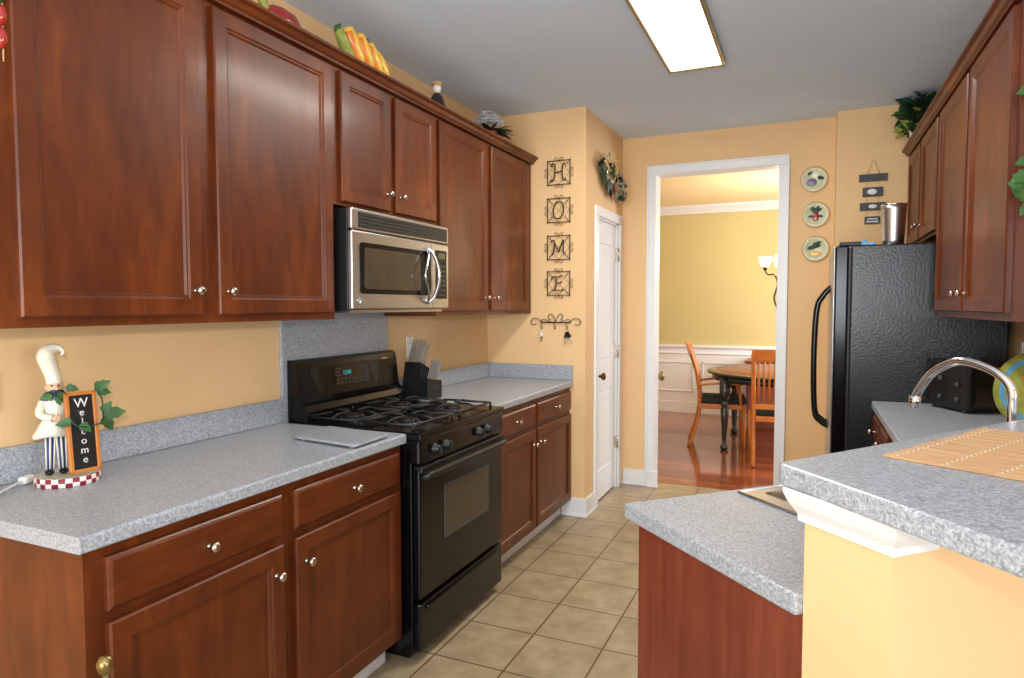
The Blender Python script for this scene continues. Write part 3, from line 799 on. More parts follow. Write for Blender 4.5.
r.leaf(Tp @ Vector((-.02, -.02, .008)), Tp.to_3x3() @ Vector((.6, -.8, 0)), Tp.to_3x3() @ Vector((0, 0, 1)), .06, .03)
r.build('rooster', M['orange'], t)

def outlet(label, loc, rot, cat='outlet', group=None):
    t = thing('wall_outlet', label, cat, loc, 0, group); t.rotation_euler = rot
    MB().box(0, .006, -.036, .036, -.058, .058, .003).build('cover_plate', M['plastic'], t)
    m = MB()
    for z in (-.026, .026):
        m.lathe([(.016, .006), (.015, .0075)], 20, TX((0, 0, z), (0, PI/2, 0)))
    m.build('sockets', M['cream'], t)
    return t
outlet('white wall outlet between the knife block and the backsplash panel', (.001, 2.955, 1.18), (0, 0, 0), group='white wall outlets')
outlet('white wall outlet at the far left above the chef figurine counter', (.001, .835, 1.17), (0, 0, 0), group='white wall outlets')
outlet('white wall outlet on the right wall above the round green plate', (W-.001, 3.60, 1.18), (0, 0, PI), group='white wall outlets')

# ------------------------------------------------------------------ ceiling fixture
t = thing('ceiling_light', 'long rectangular fluorescent ceiling light with a bronze frame', 'ceiling light', (1.340, 2.24, H))
LW, LL = .295, 1.225
m = MB()
for q in ((0, .016, 0, LL), (LW-.016, LW, 0, LL), (0, LW, 0, .016), (0, LW, LL-.016, LL)): m.box(*q, -.036, -.001, .003)
m.build('frame', M['brass'], t)
MB().box(.014, LW-.014, .014, LL-.014, -.031, -.004, .004).build('diffuser', M['diffuser'], t)
bpy.data.objects['ceiling_lamp_light'].location.z = H-.045

# ------------------------------------------------------------------ wrought iron letters
def flat(m, pts2, r, y=0, fl=.6):
    m.tube([(p[0], y, p[1]) for p in spline([Vector((a, b, 0)) for a, b in pts2], 5)], r, 6, flat=fl)
LET = {
 'H': [[(-.045, .040), (-.050, .052), (-.036, .060), (-.026, .050), (-.026, .020), (-.028, -.020), (-.034, -.048), (-.050, -.056), (-.056, -.046)],
       [(.044, .060), (.030, .050), (.026, .020), (.026, -.020), (.030, -.046), (.042, -.052), (.048, -.042)], [(-.026, 0), (.026, .006)]],
 'O': [[(.036*math.cos(a)*1.0+.004*math.sin(a), .056*math.sin(a)) for a in [i*PI/8 for i in range(17)]]],
 'M': [[(-.052, .036), (-.046, .048), (-.032, .046), (-.028, .026), (-.032, -.010), (-.038, -.040), (-.050, -.048)],
       [(-.032, .046), (-.018, .010), (.002, -.032)], [(.002, -.032), (.018, .014), (.034, .052)], [(.034, .052), (.034, .010), (.036, -.030), (.048, -.040)]],
 'E': [[(-.044, .022), (-.046, .038), (-.030, .044), (0, .042), (.030, .052)], [(-.018, .043), (-.016, .010), (-.020, -.030), (-.024, -.046)],
       [(-.017, .002), (.018, .004), (.024, .012)], [(-.040, -.048), (-.010, -.044), (.020, -.048), (.036, -.036)]]}
G4 = 'wrought-iron letter frames spelling HOME'
def letter_frame(ch, z, label, x=.533):
    t = thing('letter_frame', label, 'wall letter', (x, YH-.008, z), 0, G4)
    f = MB(); h = .078
    for a, b in (((-h, -h), (h, -h)), ((h, -h), (h, h)), ((h, h), (-h, h)), ((-h, h), (-h, -h))): f.tube([(a[0], 0, a[1]), (b[0], 0, b[1])], .0032, 6)
    for a in (-h, h):
        for b in (-h, h): f.ball((a, 0, b), .006, n=8)
    f.build('frame', M['wrought'], t)
    s = MB()
    for k in range(4):
        ca, sa = [(1, 0), (0, 1), (-1, 0), (0, -1)][k]
        def R(px, pz): return (px*ca-pz*sa, px*sa+pz*ca)
        for sg in (-1, 1):
            flat(s, [R(0, h), R(sg*.010, h+.018), R(sg*.022, h+.022), R(sg*.030, h+.012), R(sg*.020, h+.006), R(sg*.016, h+.012)], .0021)
            flat(s, [R(0, h), R(sg*.030, h-.030), R(sg*.062, h-.020), R(sg*.058, h-.010)], .0015)
    s.tube([(-h, .002, -h), (h, .002, h)], .0009, 5); s.tube([(-h, .002, h), (h, .002, -h)], .0009, 5)
    s.build('scrolls', M['wrought'], t)
    g = MB()
    for st in LET[ch]:
        n_ = len(spline([Vector((a, b, 0)) for a, b in st], 5))
        flat(g, st, .0078, -.006, .5)
    g.build('letter', M['wrought'], t)
letter_frame('H', 2.290, 'ironwork frame with the letter H, topmost on the narrow wall')
letter_frame('O', 2.043, 'ironwork frame with the letter O on the narrow wall')
letter_frame('M', 1.797, 'ironwork frame with the letter M on the narrow wall')
letter_frame('E', 1.560, 'ironwork frame with the letter E, just above the key rack')
# key rack
t = thing('key_rack', 'scrolled wrought-iron key rack below the letter E', 'key rack', (.512, YH-.008, 1.300))
m = MB()
m.tube([(-.105, 0, 0), (.105, 0, 0)], .005, 6)
for sg in (-1, 1):
    flat(m, [(sg*.10, .0), (sg*.125, .022), (sg*.160, .024), (sg*.178, 0), (sg*.160, -.016), (sg*.135, -.012)], .0042)
    flat(m, [(0, .0), (sg*.012, .035), (sg*.034, .056), (sg*.052, .040), (sg*.044, .018), (sg*.034, .020)], .0038)
    flat(m, [(sg*.02, .0), (sg*.06, .012), (sg*.09, .022), (sg*.105, .004)], .0034)
m.build('scroll_bar', M['wrought'], t)
for x in (-.095, 0, .085):
    h = MB(); h.tube(spline([(x-.008, 0, 0), (x-.008, -.006, -.03), (x, -.012, -.046), (x+.006, -.018, -.036), (x+.006, -.02, -.022)], 4), .0022, 6)
    h.build('hook', M['wrought'], t)
t = thing('key_ring', 'white key fob hanging from the left hook of the key rack', 'keys', (.417, YH-.02, 1.255))
MB().tube([(.011*math.cos(a), 0, -.011+.011*math.sin(a)) for a in [i*PI/6 for i in range(13)]], .0012, 5).build('ring', M['nickel'], t)
MB().box(-.012, .012, -.004, .004, -.052, -.022, .004).build('fob', M['plastic'], t)
MB().box(-.004, .004, -.002, .001, -.085, -.050, .001).lathe([(.009, -.002), (.009, .001)], 14, TX((0, 0, -.055), (PI/2, 0, 0))).build('key', M['brass'], t)
t = thing('key_ring', 'bunch of dark keys hanging from the right hook of the key rack', 'keys', (.597, YH-.02, 1.255))
MB().tube([(.011*math.cos(a), 0, -.011+.011*math.sin(a)) for a in [i*PI/6 for i in range(13)]], .0012, 5).build('ring', M['nickel'], t)
for a, mt in ((-.35, 'blackm'), (.30, 'blackm'), (.62, 'blackm')):
    T = TX((0, 0, -.018), (0, -a, 0))
    MB().box(-.010, .010, -.004, .003, -.042, 0, .004, T).build('key_head', M[mt], t)
for a in (-.2, .45):
    MB().box(-.0035, .0035, -.002, .001, -.085, -.04, .001, TX((0, 0, -.018), (0, -a, 0))).build('key_blade', M['nickel'], t)

# wreath on the pantry wall
t = thing('leaf_wreath', 'small dried leaf wreath on the wall above the pantry door', 'wreath', (XC+.02, 4.47, 2.315))
def WP(an, k=1.0):
    y = .25*k*math.cos(an); z = .085*k*math.sin(an); c, s_ = math.cos(-.24), math.sin(-.24)
    return (y*c-z*s_, y*s_+z*c)
a_ = MB().tube([(.0, *WP(i*PI/10)) for i in range(21)], .013, 8); a_.build('twig_ring', M['wrought'], t)
for mt, cnt, seed in (('leafd', 40, 1), ('leafs', 46, 2), ('tan', 26, 3), ('wrought', 26, 4)):
    rnd = random.Random(seed); m = MB()
    for i in range(cnt):
        an = rnd.uniform(0, 2*PI); y, z = WP(an, rnd.uniform(.85, 1.2)); c = (rnd.uniform(0, .035), y, z)
        m.leaf(c, (rnd.uniform(.0, .5), rnd.uniform(-1, 1)-math.sin(an), rnd.uniform(-1, 1)+.4*math.cos(an)), (1, rnd.uniform(-.9, .3), rnd.uniform(-.5, .5)), rnd.uniform(.05, .095), .045)
    m.build('leaves', M[mt], t)['kind'] = 'stuff'
m = MB()
for sg in (-1, 1):
    m.leaf((.03, -.02, -.06), (.1, sg*.5, -1), (1, 0, 0), .11, .07); m.leaf((.04, -.02, -.06), (.1, sg, .3), (1, 0, 0), .09, .06)
m.ball((.045, -.02, -.06), .022); m.build('ribbon_bow', M['terra'], t)

# ------------------------------------------------------------------ plates beside the doorway
G5 = 'decorative vegetable plates beside the doorway'
def wall_plate(label, x, z, rimm, motif):
    t = thing('wall_plate', label, 'plate', (x, YD-.001, z-.006), 0, G5)
    T = TX((0, 0, 0), (PI/2, 0, 0))
    MB().lathe([(.045, .0), (.050, .004), (.066, .012), (.088, .018), (.088, .021), (.066, .016), (.056, .009), (0, .008)], 36, T, cap1=False).build('plate', M[rimm], t)
    MB().lathe([(.080, .0212), (.088, .0212), (.0895, .019)], 36, T, cap0=False, cap1=False).build('rim_line', M['tan'], t)
    for mt, mb in motif(): mb.build('painted_motif', M[mt], t)
def bl(c, r, sc): return MB().ball((c[0], -.0115, c[1]), r, (sc[0], .12, sc[1]), 14)
def lf(m, c, d, L, Wd_): return m.leaf((c[0], -.020, c[1]), (d[0], 0, d[1]), (0, -1, 0), L, Wd_, .05)
def mot1():
    yield 'purple', bl((-.015, -.02), .030, (1.1, .9))
    m = MB(); lf(m, (.02, .01), (1, -.2), .05, .03); lf(m, (-.04, .03), (.7, .6), .04, .02); yield 'leafd', m
def mot2():
    yield 'red', bl((0, -.012), .030, (.75, 1.1))
    m = MB()
    for a in (-1, -.4, .3, 1): lf(m, (0, .022), (a, .5), .045, .03)
    lf(m, (-.02, -.01), (-1, -.2), .03, .02); lf(m, (.02, -.01), (1, -.2), .03, .02); yield 'leafd', m
def mot3():
    yield 'yellow', bl((0, -.035), .022, (1.8, .8))
    m = MB(); lf(m, (-.055, .0), (1, .25), .11, .03); lf(m, (-.02, .02), (1, .5), .07, .03); yield 'leafd', m
wall_plate('topmost round plate beside the doorway, painted with a purple vegetable', 2.076, 2.292, 'sage', mot1)
wall_plate('middle round plate beside the doorway, painted with a red vegetable', 2.090, 2.048, 'sage', mot2)
wall_plate('lowest round plate beside the doorway, green leaves over yellow', 2.094, 1.812, 'sage', mot3)

# hanging sign of four boards
t = thing('hanging_sign', 'hanging sign of four small slate-grey boards strung one below another', 'sign', (2.427, YF-.004, 2.245))
bd = [(-.082, .082, -.024, .024, 'slate'), (-.060, .058, -.122, -.062, 'slate'), (-.075, .075, -.212, -.162, 'slate'), (-.045, .045, -.300, -.252, 'slate')]
MB().tube([(-.035, -.006, .024), (-.005, -.003, .112), (.0, -.003, .114), (.005, -.003, .112), (.035, -.006, .024)], .0018, 6).build('cord', M['tan'], t)
zs = [-.024, -.062, -.122, -.162, -.212, -.252]
for i in range(0, 6, 2):
    m = MB()
    for x in (-.035, .035): m.tube([(x, -.007, zs[i]), (x, -.007, zs[i+1])], .0014, 6)
    m.build('cord', M['tan'], t)
for i, (x0, x1, z0, z1, mt) in enumerate(bd):
    b = MB().box(x0, x1, -.014, -.002, z0, z1, .003).build('board', M[mt], t)
    m = MB(); zc = (z0+z1)/2
    if i == 1: m.ball((-.005, -.0145, zc), .020, (1.5, .1, .9), 12)
    elif i == 2: m.ball((0, -.0145, zc), .016, (1.6, .1, .8), 12)
    elif i == 3: m.box(-.035, .035, -.0155, -.0138, zc-.014, zc-.006).box(-.03, .03, -.0155, -.0138, zc+.004, zc+.011)
    if m.v: m.build('painted_motif', M['petal'], b)

# ------------------------------------------------------------------ dining room furniture
t = thing('dining_table', 'round dark green dining table with a wooden top in the dining room', 'table', (1.93, 6.97, 0))
MB().lathe([(.0, .725), (.78, .725), (.80, .732), (.80, .745), (.79, .752), (.0, .752)], 56).build('tabletop', M['mahogany'], t)
MB().lathe([(.82, .726), (.832, .735), (.832, .746), (.81, .753), (.74, .753)], 56, cap0=False, cap1=False).build('edge_band', M['greenblk'], t)
MB().lathe([(.765, .668), (.78, .668), (.78, .725), (.765, .725)], 48, cap0=False, cap1=False).build('apron', M['greenblk'], t)
lp = [(.02, 0), (.036, .01), (.040, .035), (.024, .05), (.018, .065), (.022, .10), (.034, .30), (.040, .40), (.026, .425), (.038, .44), (.038, .46), (.026, .475), (.040, .50), (.052, .53), (.052, .725)]
for sx in (-1, 1):
    for sy in (-1, 1):
        MB().lathe(lp, 20, TX((.60*sx, .48*sy, 0))).build('leg', M['greenblk'], t)

def dining_chair(label, loc, rz, arms=True):
    """local: faces +y, origin at seat centre floor"""
    t = thing('dining_chair', label, 'chair', loc, rz, 'oak dining chairs')
    hw, hd = .235, .21
    for sx in (-1, 1):
        MB().tube(spline([(sx*hw*.9, -hd-.10, 0), (sx*hw*.9, -hd-.03, .22), (sx*hw*.9, -hd, .44), (sx*hw*.92, -hd-.03, .75), (sx*hw*.94, -hd-.11, 1.0)], 5), [.019]*21, 4, flat=1).build('back_post', M['oak'], t)
        MB().tube([(sx*hw, hd, 0), (sx*hw, hd, .43)], [.016, .022], 4).build('leg', M['oak'], t)
        if arms:
            MB().tube(spline([(sx*hw*.95, -hd-.01, .62), (sx*(hw+.02), 0, .645), (sx*(hw+.01), hd-.02, .635)], 4), .02, 6, flat=.6).build('armrest', M['oak'], t)
            MB().tube([(sx*hw, hd-.03, .43), (sx*(hw+.01), hd-.05, .64)], .014, 6).build('arm_post', M['oak'], t)
    m = MB().box(-hw, hw, -hd, hd+.02, .385, .435, .006); m.build('seat_frame', M['oak'], t)
    MB().box(-hw+.01, hw-.01, -hd+.02, hd+.03, .436, .488, .022, seg=3).build('cushion', M['cushion'], t)
    MB().rings([[(x, y, z) for x, y, z in ((-hw, -hd-.09, .93), (-hw, -hd-.12, 1.03), (-hw, -hd-.145, 1.03), (-hw, -hd-.115, .93))], [(0, -hd-.10, .93), (0, -hd-.13, 1.035), (0, -hd-.155, 1.035), (0, -hd-.125, .93)], [(hw, -hd-.09, .93), (hw, -hd-.12, 1.03), (hw, -hd-.145, 1.03), (hw, -hd-.115, .93)]], smooth=False).build('top_rail', M['oak'], t)
    MB().box(-hw*.9, hw*.9, -hd-.018, -hd+.012, .50, .545, .004).build('lower_rail', M['oak'], t)
    for i in range(9):
        x = -hw*.74+i*hw*.185
        MB().tube([(x, -hd-.003, .54), (x, -hd-.045, .76), (x, -hd-.105, .94)], .009, 4).build('spindle', M['oak'], t)
    return t
dining_chair('oak slat-back armchair in profile at the left of the dining table', (1.26, 6.80, 0), math.radians(-82))
dining_chair('oak slat-back chair seen from behind, near the right edge of the doorway', (1.825, 6.18, 0), math.radians(5), False)

t = thing('sideboard', 'low reddish wooden sideboard by the dining room back wall', 'sideboard', (1.39, 8.18, 0))
MB().box(0, 1.2, 0, .42, .10, .72, .006).build('body', M['mahogany'], t)
MB().box(-.02, 1.22, -.02, .44, .72, .75, .006).build('top', M['mahogany'], t)
for x in (.04, 1.16):
    for y in (.04, .38): MB().tube([(x, y, 0), (x, y, .11)], [.016, .024], 8).build('leg', M['mahogany'], t)
for i in range(2):
    d = MB().box(.03+i*.58, .59+i*.58, -.016, 0, .14, .68, .004).build('door', M['mahogany'], t)
    MB().ball((.55+i*.1, -.026, .42), .014).build('knob', M['brass'], d)

# chandelier
t = thing('chandelier', 'bronze chandelier with upturned frosted glass shades over the dining table', 'chandelier', (1.94, 7.0, 0))
MB().lathe([(.0, 1.28), (.012, 1.30), (.02, 1.33), (.012, 1.36), (.03, 1.40), (.055, 1.47), (.05, 1.55), (.02, 1.62), (.018, 1.80), (.035, 1.84), (.012, 1.90), (.006, 1.95)], 20).build('column', M['bronze'], t)
MB().tube([(0, 0, 1.95), (0, 0, 2.66)], .005, 6).build('rod', M['bronze'], t)
MB().lathe([(.065, 2.699), (.06, 2.68), (.02, 2.66)], 24).build('canopy', M['bronze'], t)
for i in range(6):
    a = math.radians(180+60*i+4); c, s_ = math.cos(a), math.sin(a)
    pr = [(.03, 1.40), (.14, 1.36), (.20, 1.48), (.17, 1.62), (.20, 1.72), (.26, 1.725), (.29, 1.77)]
    arm = MB().tube(spline([(r_*c, r_*s_, z) for r_, z in pr], 5), .009, 8)
    arm.build('arm', M['bronze'], t)
    T = TX((.29*c, .29*s_, 0))
    MB().lathe([(.010, 1.765), (.022, 1.785), (.024, 1.80)], 16, T).build('cup', M['bronze'], t)
    MB().lathe([(.022, 1.80), (.040, 1.815), (.054, 1.85), (.060, 1.885), (.066, 1.90), (.062, 1.90), (.050, 1.85), (.02, 1.81)], 24, T, cap0=True, cap1=False).build('glass_shade', M['shade'], t)
ld_ = bpy.data.lights.new('chandelier_bulbs', 'POINT'); ld_.energy = 38; ld_.color = (1, .86, .66); ld_.shadow_soft_size = .12
lo = bpy.data.objects.new('chandelier_bulbs', ld_); COL.objects.link(lo); lo.location = (1.94, 7.0, 2.0)

# ------------------------------------------------------------------ things on the left counter
# cutting board
pc = [(.318, 1.678), (.655, 1.632), (.645, 1.838), (.300, 1.895)]
pc = [(.318, 1.678), (.630, 1.634), (.622, 1.852), (.300, 1.895)]
t = thing('cutting_board', 'flat grey speckled cutting board on the counter beside the range', 'cutting board', (0, 0, 0))
MB().prism(rounded(pc, (0, 1, 2, 3), .02, 4), .920, .930, .003).build('board', M['lam'], t)
m = MB()
for p in pc: 
    c = (sum(q[0] for q in pc)/4, sum(q[1] for q in pc)/4); m.lathe([(.008, .9142), (.008, .9205)], 10, TX((c[0]+(p[0]-c[0])*.8, c[1]+(p[1]-c[1])*.8, 0)))
m.build('feet', M['plastic'], t)

# knife block with knives
t = thing('knife_block', 'black slanted knife block on the counter just right of the range', 'knife block', (.15, 2.835, .9142), math.radians(-4))
MB().box(-.085, .085, -.055, .075, 0, .095, .004).build('base', M['blackm'], t)
MB().rings([[(x, y, z) for y, z in ((-.05, .0955), (.045, .0955), (.055, .155), (-.03, .195))] for x in (-.084, .020)], smooth=False).build('slotted_head', M['blackm'], t)
MB().box(.0851, .0858, .0, .045, .055, .062).build('nameplate', M['slate'], t)
t0_ = t
kn = None
spots = []
for i in range(5): spots.append((-.068+i*.0195, -.012, .193, .125, 'upper'))
for i in range(4): spots.append((-.060+i*.0195, .032, .172, .115, 'middle'))
for i in range(5): spots.append((.026+i*.0135, .030, .098, .105, 'lower'))
def make_knife(L):
    k = thing('knife', 'steel-handled knife', 'knife', (0, 0, 0), 0, 'steel-handled knives standing in the knife block')
    MB().box(-.0036, .0036, -.009, .009, 0, L, .003).build('handle', M['satin'], k)
    MB().box(-.0008, .0008, -.007, .007, -.004, 0.002).build('blade', M['steel'], k)
    return k
protos = {}
names = {'upper': 'long steel-handled knife in the upper back row of the black block', 'middle': 'steel-handled knife in the middle row of the black block', 'lower': 'small steel-handled steak knife in the low front row of the black block'}
for i, (x, y, z, L, row) in enumerate(spots):
    if row not in protos: k = protos[row] = make_knife(L)
    else:
        src = protos[row]; k = src.copy(); COL.objects.link(k)
        for ch in src.children:
            c = ch.copy(); COL.objects.link(c); c.parent = k
    k['label'] = names[row]; k['group'] = 'steel-handled knives in the %s row of the knife block' % row
    a = math.radians(-4); k.location = (.15+x*math.cos(a)-y*math.sin(a), 2.835+x*math.sin(a)+y*math.cos(a), .9142+z+.004)
    k.rotation_euler = (math.radians(-22), 0, a)

# chef figurine
t = thing('chef_figurine', 'white chef figurine holding a framed Welcome chalkboard on the left counter', 'figurine', (.148, .962, .9142), math.radians(59.3))
MB().lathe([(.078, 0), (.080, .003), (.080, .024), (.076, .027)], 48).build('base', M['check'], t)
MB().lathe([(.076, .0272), (0, .0276)], 40, cap0=False, cap1=False).build('base_top', M['sage'], t)
cx = -.026
for sx in (-1, 1):
    MB().tube([(cx+sx*.015, .0, .04), (cx+sx*.014, .0, .08), (cx+sx*.012, .0, .150)], [.0105, .012, .014], 14).build('trouser_leg', M['blue'], t)
    st = MB()
    for k in range(3):
        a = -PI/2+(k-1)*.9
        st.tube([(cx+sx*.015+.0104*math.cos(a), .0104*math.sin(a), .042), (cx+sx*.012+.0140*math.cos(a), .0140*math.sin(a), .148)], .0026, 6)
    st.build('trouser_stripes', M['cream'], t)
    MB().ball((cx+sx*.017, -.010, .036), .013, (.9, 1.5, .65), 12).build('shoe', M['black'], t)
MB().rings([[(cx+dx+rx*math.cos(q*PI/12), ry*math.sin(q*PI/12), z+(.005*math.sin(q*PI/4) if i < 2 else 0)) for q in range(24)] for i, (rx, ry, z, dx) in enumerate(((.044, .036, .136, -.010), (.041, .034, .142, -.009), (.029, .028, .178, -.002), (.026, .026, .210, 0), (.029, .024, .234, .001), (.023, .020, .248, .001), (.010, .010, .256, .001)))]).build('coat', M['cream'], t)
MB().ball((cx+.002, -.004, .271), .0205, (1, .95, 1.05), 16).ball((cx+.006, -.025, .269), .0055).ball((cx-.018, -.002, .270), .0055, (.5, 1, 1.2)).ball((cx+.022, -.002, .270), .0055, (.5, 1, 1.2)).build('head', M['skin'], t)
m = MB(); m.ball((cx-.005, -.0230, .277), .0027); m.ball((cx+.011, -.0230, .277), .0027)
m.tube(spline([(cx-.013, -.021, .260), (cx-.002, -.025, .264), (cx+.006, -.026, .262), (cx+.014, -.024, .264), (cx+.022, -.018, .260)], 4), .0022, 6)
m.build('eyes_and_moustache', M['blackm'], t)
m = MB().rings([[(cx+.002+rx*math.cos(q*PI/10), -.003+rx*.9*math.sin(q*PI/10), z) for q in range(20)] for rx, z in ((.023, .246), (.028, .252), (.021, .259))])
for sg in (-1, 1): m.leaf((cx, -.026, .250), (sg, -.2, -.3), (0, -1, 0), .035, .022)
m.build('neckerchief', M['blue'], t)
hp_ = spline([(cx+.002, 0, .282), (cx-.002, 0, .305), (cx-.009, 0, .330), (cx-.015, 0, .352), (cx-.010, 0, .370), (cx+.004, 0, .380), (cx+.018, -.001, .379), (cx+.025, -.002, .368), (cx+.019, -.002, .361)], 5)
n_ = len(hp_)
def hatr(u):
    P_ = ((0, .0195), (.12, .0190), (.3, .0215), (.42, .0235), (.5, .0215), (.6, .0145), (.72, .0085), (.85, .0055), (1, .003))
    for (a, b), (c, d) in zip(P_, P_[1:]):
        if u <= c: return b+(d-b)*(u-a)/(c-a)
    return .003
MB().tube(hp_, [hatr(k/(n_-1)) for k in range(n_)], 16).build('chef_hat', M['cream'], t)
for sx in (-1, 1):
    s0 = (cx+.002+sx*.025, 0, .238)
    if sx > 0: pts = [s0, (cx+.040, -.014, .205), (cx+.044, -.046, .196)]
    else: pts = [s0, (cx-.034, -.020, .200), (cx-.004, -.046, .190)]
    MB().tube(spline(pts, 5), [.011]*6+[.010]*5, 10).build('arm', M['cream'], t)
    e = pts[-1]
    hnd = MB().ball((e[0]+.005, e[1]-.004, e[2]), .008, (1, .7, .9), 10)
    for f in range(4): hnd.tube([(e[0]+.008, e[1]-.006, e[2]-.006+f*.004), (e[0]+.017, e[1]-.010, e[2]-.007+f*.0042)], .0019, 6)
    hnd.tube([(e[0]+.003, e[1]-.006, e[2]+.006), (e[0]+.010, e[1]-.012, e[2]+.011)], .0021, 6)
    hnd.build('hand', M['skin'], t)
# chalkboard: leaning and turned
Tb = TX((.036, -.058, .148), (math.radians(-5), math.radians(0), math.radians(26)))
bw, bh = .041, .112
fr = MB()
for q in ((-bw, bw, -bh, -bh+.010), (-bw, bw, bh-.010, bh), (-bw, -bw+.010, -bh, bh), (bw-.010, bw, -bh, bh)): fr.box(q[0], q[1], -.006, .006, q[2], q[3], .002, Tb)
cbf = fr.build('chalkboard_frame', M['oak'], t)
MB().box(-bw+.008, bw-.008, -.002, .003, -bh+.008, bh-.008, 0, Tb).build('chalkboard', M['blackm'], cbf)
m = MB()
for i, ch in enumerate('Welcome'):
    vs, fs = text_mesh(ch, .028 if i else .036)
    m.add([(c.x, -.0032-c.z, c.y+.080-i*.0262) for c in vs], fs, False, Tb)
m.build('chalk_lettering', M['chalk'], cbf)
# ivy twined round the figurine
t = thing('ivy_sprig', 'artificial ivy sprig twined around the chef figurine', 'ivy', (.148, .962, .9142), math.radians(59.3))
st = spline([(-.05, -.03, .255), (-.025, -.036, .252), (.0, -.060, .225), (.012, -.080, .180), (.040, -.088, .165), (.082, -.055, .17), (.088, -.01, .19), (.086, .0, .235), (.070, .0, .26)], 5)
MB().tube(st, .0020, 6).build('stem', M['leafd'], t)
m = MB(); rnd = random.Random(4)
for (p, d, L) in (((.070, 0, .262), (.9, -.2, .4), .045), ((.074, 0, .255), (1, 0, -.3), .040), ((.088, -.01, .19), (.5, -.1, .8), .040), ((.088, -.01, .185), (1, 0, .1), .060), ((.090, -.01, .18), (.5, 0, -1), .050),
                  ((-.03, -.038, .252), (-1, 0, -.2), .030), ((-.02, -.038, .250), (1, 0, -.1), .034), ((-.018, -.040, .25), (.2, 0, -1), .028), ((.010, -.080, .182), (-1, 0, -.15), .038), ((.030, -.088, .175), (.9, 0, -.9), .036), ((0, -.03, .272), (1, 0, -.25), .034)):
    m.leaf(p, d, (rnd.uniform(-.4, .4), -1, rnd.uniform(-.2, .5)), L, L*.75)
m.build('leaves', M['leaf'], t)

# white plug and cord
t = thing('power_cord', 'white power cord with plug lying at the left end of the counter', 'cord', (0, 0, 0))
MB().tube(spline([(.30, .69, .9185), (.20, .73, .9185), (.13, .79, .9195), (.085, .855, .9235), (.070, .885, .926)], 6), .0036, 8).build('cord', M['plastic'], t)
MB().box(-.013, .013, -.020, .020, 0, .022, .007, TX((.062, .902, .9150), (0, 0, .35))).build('plug', M['plastic'], t)

# finial in the bottom left corner
t = thing('finial_post', 'thin metal post topped by a pewter ball, in front of the left cabinet', 'post', (.765, .640, 0))
MB().lathe([(.05, 0), (.05, .006), (.008, .015), (.006, .03), (.006, .665), (.008, .668)], 16).build('post', M['nickel'], t)
MB().lathe([(.006, .664), (.012, .670), (.0155, .682), (.0155, .690), (.011, .700), (.003, .704)], 20).build('ball', M['brass'], t)

# ------------------------------------------------------------------ ornaments above the left cabinets
ZT = 2.4030
t = thing('red_pepper_ornament', 'glossy red ceramic pepper with green stem on the left cabinets', 'ornament', (.27, 1.69, ZT))
MB().rings([[(.048*rx*math.cos(q*PI/8), y, .048+.048*rx*math.sin(q*PI/8)) for q in range(16)] for rx, y in ((.15, .095), (.6, .085), (.95, .05), (1.0, .0), (.85, -.04), (.45, -.065), (.15, -.075))]).build('pepper', M['red'], t)
MB().tube(spline([(0, -.055, .055), (0, -.075, .08), (0, -.085, .12), (0, -.10, .18), (0, -.13, .23)], 4), [.016]*6+[.012]*11, 8).build('stem', M['leafy'], t)
t = thing('pepper_plaque', 'row of yellow and orange ceramic chili peppers on the left cabinets', 'ornament', (.27, 2.16, ZT))
MB().box(-.03, .02, -.12, .20, 0, .012, .005).build('base', M['tan'], t)
for i, (y, h_, mt) in enumerate(((-.120, .140, 'leafy'), (-.070, .165, 'yellow'), (.002, .165, 'yellow'), (.070, .150, 'yellow'), (.120, .125, 'yellow'))):
    pts = spline([(0, y+.065, .010), (.008, y+.045, h_*.35), (.008, y+.010, h_*.7), (0, y-.010, h_)], 4)
    n_ = len(pts); rad = [.014+(.024 if i else .012)*math.sin(PI*(.15+.66*k/(n_-1))) for k in range(n_)]
    pp = MB().tube(pts, rad, 12).build('pepper', M[mt], t)
    if i in (0, 3): MB().tube([(0, y-.010, h_-.006), (0, y-.016, h_+.012), (0, y-.002, h_+.026)], [.020, .012, .005], 8).build('stem', M['leaf'], pp)
    if i: MB().tube([(q[0]+.014, q[1]-.020, q[2]) for q in pts[:-2]], [r_*.5 for r_ in rad[:-2]], 8).build('blush', M['orange'], pp)
t = thing('stoppered_bottle', 'small dark bottle with a corked top standing on the left cabinets', 'bottle', (.27, 2.82, ZT))
MB().lathe([(.050, 0), (.052, .006), (.048, .04), (.034, .085), (.022, .105), (.016, .112)], 24).build('bottle', M['darkglass'], t)
MB().lathe([(.014, .111), (.018, .120), (.024, .135), (.022, .150)], 20).build('neck', M['cream'], t)
MB().lathe([(.027, .150), (.029, .158), (.027, .168), (.01, .171)], 20).build('cork', M['cork'], t)
t = thing('flower_pot', 'potted white flowers with dark leaves at the far end of the left cabinets', 'potted flowers', (.27, 3.44, ZT))
MB().lathe([(.035, 0), (.046, .045), (.050, .050), (.050, .060), (.044, .060), (.04, .045)], 24).build('pot', M['terra'], t)
rnd = random.Random(9); m = MB(); mp = MB()
for i in range(30):
    a = rnd.uniform(0, 2*PI); el = rnd.uniform(-.2, .5)
    m.leaf((.02*math.cos(a), .02*math.sin(a), .06), (math.cos(a), math.sin(a), el), (rnd.uniform(-.3, .6), rnd.uniform(-.6, .2), .8), rnd.uniform(.10, .15), .055)
m.build('leaves', M['leafd'], t)['kind'] = 'stuff'
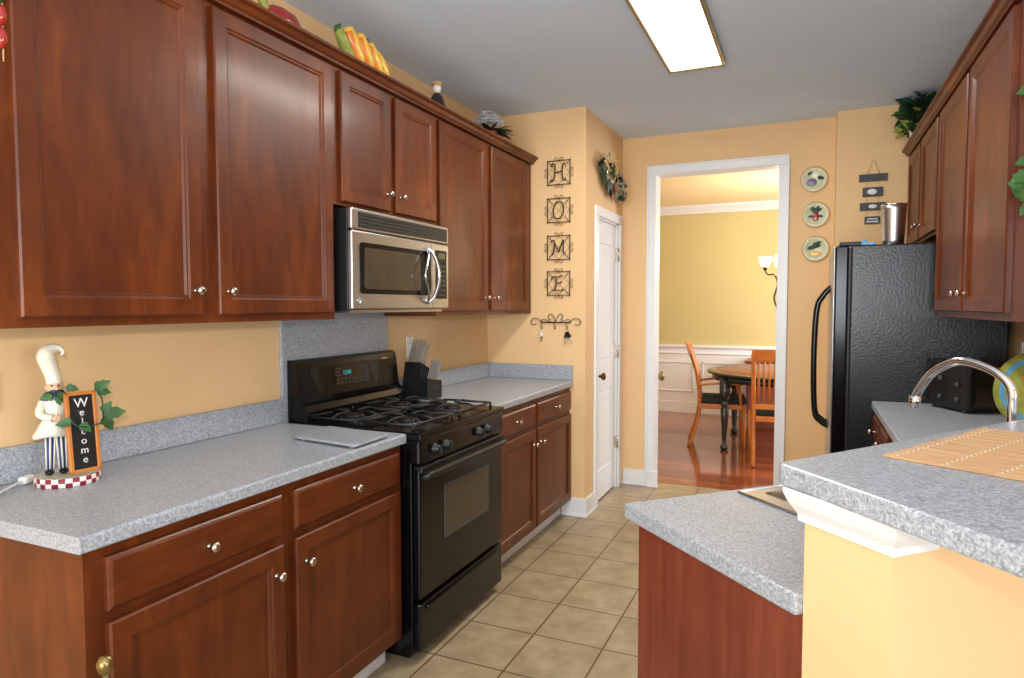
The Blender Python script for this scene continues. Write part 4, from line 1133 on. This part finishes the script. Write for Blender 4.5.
for i in range(90):
    a = rnd.uniform(0, 2*PI); rr_ = .085*math.sqrt(rnd.random()); z = .075+rnd.uniform(.2, 1)*math.sqrt(max(0, 1-(rr_/.09)**2))*.10
    c = (rr_*math.cos(a), -.01+rr_*math.sin(a)*1.1, z)
    for k in range(5): mp.leaf(c, (math.cos(a+k*PI*.4), math.sin(a+k*PI*.4), .4), (.3, -.5, 1), .024, .022)
mp.build('blossoms', M['petal'], t)['kind'] = 'stuff'

# plant on the right cabinets, ivy on their near end
t = thing('potted_plant', 'leafy green plant in a white pot on top of the right cabinets', 'potted plant', (2.668, 4.60, ZT))
MB().lathe([(.05, 0), (.065, .10), (.07, .105), (.07, .12), (.062, .12), (.055, .10)], 24).build('pot', M['cream'], t)
rnd = random.Random(12)
for mt, cnt, hh in (('leafd', 150, .36), ('leaf', 60, .28), ('leafy', 14, .2)):
    m = MB()
    for i in range(cnt):
        a = rnd.uniform(0, 2*PI); rr_ = rnd.uniform(0, .10); z = .08+rnd.uniform(0, hh*.6)
        m.leaf((rr_*math.cos(a), rr_*math.sin(a)*1.3, z), (math.cos(a), math.sin(a), rnd.uniform(-.5, .8)), (rnd.uniform(-.8, .3), rnd.uniform(-1, .0), rnd.uniform(0, .8)), rnd.uniform(.05, .09), .055)
    m.build('leaves', M[mt], t)['kind'] = 'stuff'
m = MB()
for i in range(9):
    a = rnd.uniform(0, 2*PI); m.tube(spline([(0, 0, .1), (.04*math.cos(a), .05*math.sin(a), .2), (.12*math.cos(a), .15*math.sin(a), .26+rnd.uniform(0, .05))], 3), .002, 5)
m.build('stems', M['leafd'], t)
t = thing('hanging_ivy', 'ivy garland hanging down the near end of the right wall cabinets', 'ivy', (2.668, 2.30, 2.41))
st = spline([(.0, .02, .0), (-.01, -.035, -.01), (-.012, -.03, -.14), (.006, -.03, -.30), (-.004, -.03, -.45), (.004, -.03, -.60), (.012, -.03, -.72)], 5)
MB().tube(st, .0025, 6).build('stem', M['leafd'], t)
m = MB(); rnd = random.Random(5)
for z in (-.32, -.35, -.56, -.60, -.62, -.64, -.66, -.68, -.70):
    m.leaf((rnd.uniform(-.03, .0), -.035, z), (rnd.uniform(-1, 1), -.1, rnd.uniform(-.8, .5)), (rnd.uniform(-.4, .2), -1, .3), rnd.uniform(.040, .058), .045)
m.build('leaves', M['leaf'], t)
# red bead garland at the near end of the left wall cabinets
t = thing('pepper_string', 'string of red and cream beads hung at the near end of the left cabinets', 'garland', (.392, .714, 2.36))
m = MB().tube([(-.02, 0, .01), (0, -.008, -.01), (0, -.012, -.40)], .0015, 5).build('string', M['tan'], t)
for i in range(7):
    MB().ball((0, -.016, -.26-.022*i if 0 else -.05-.05*i), .021, (.8, .6, 1.15), 12).build('bead', M['red'] if i % 3 != 1 else M['leafd'], t)
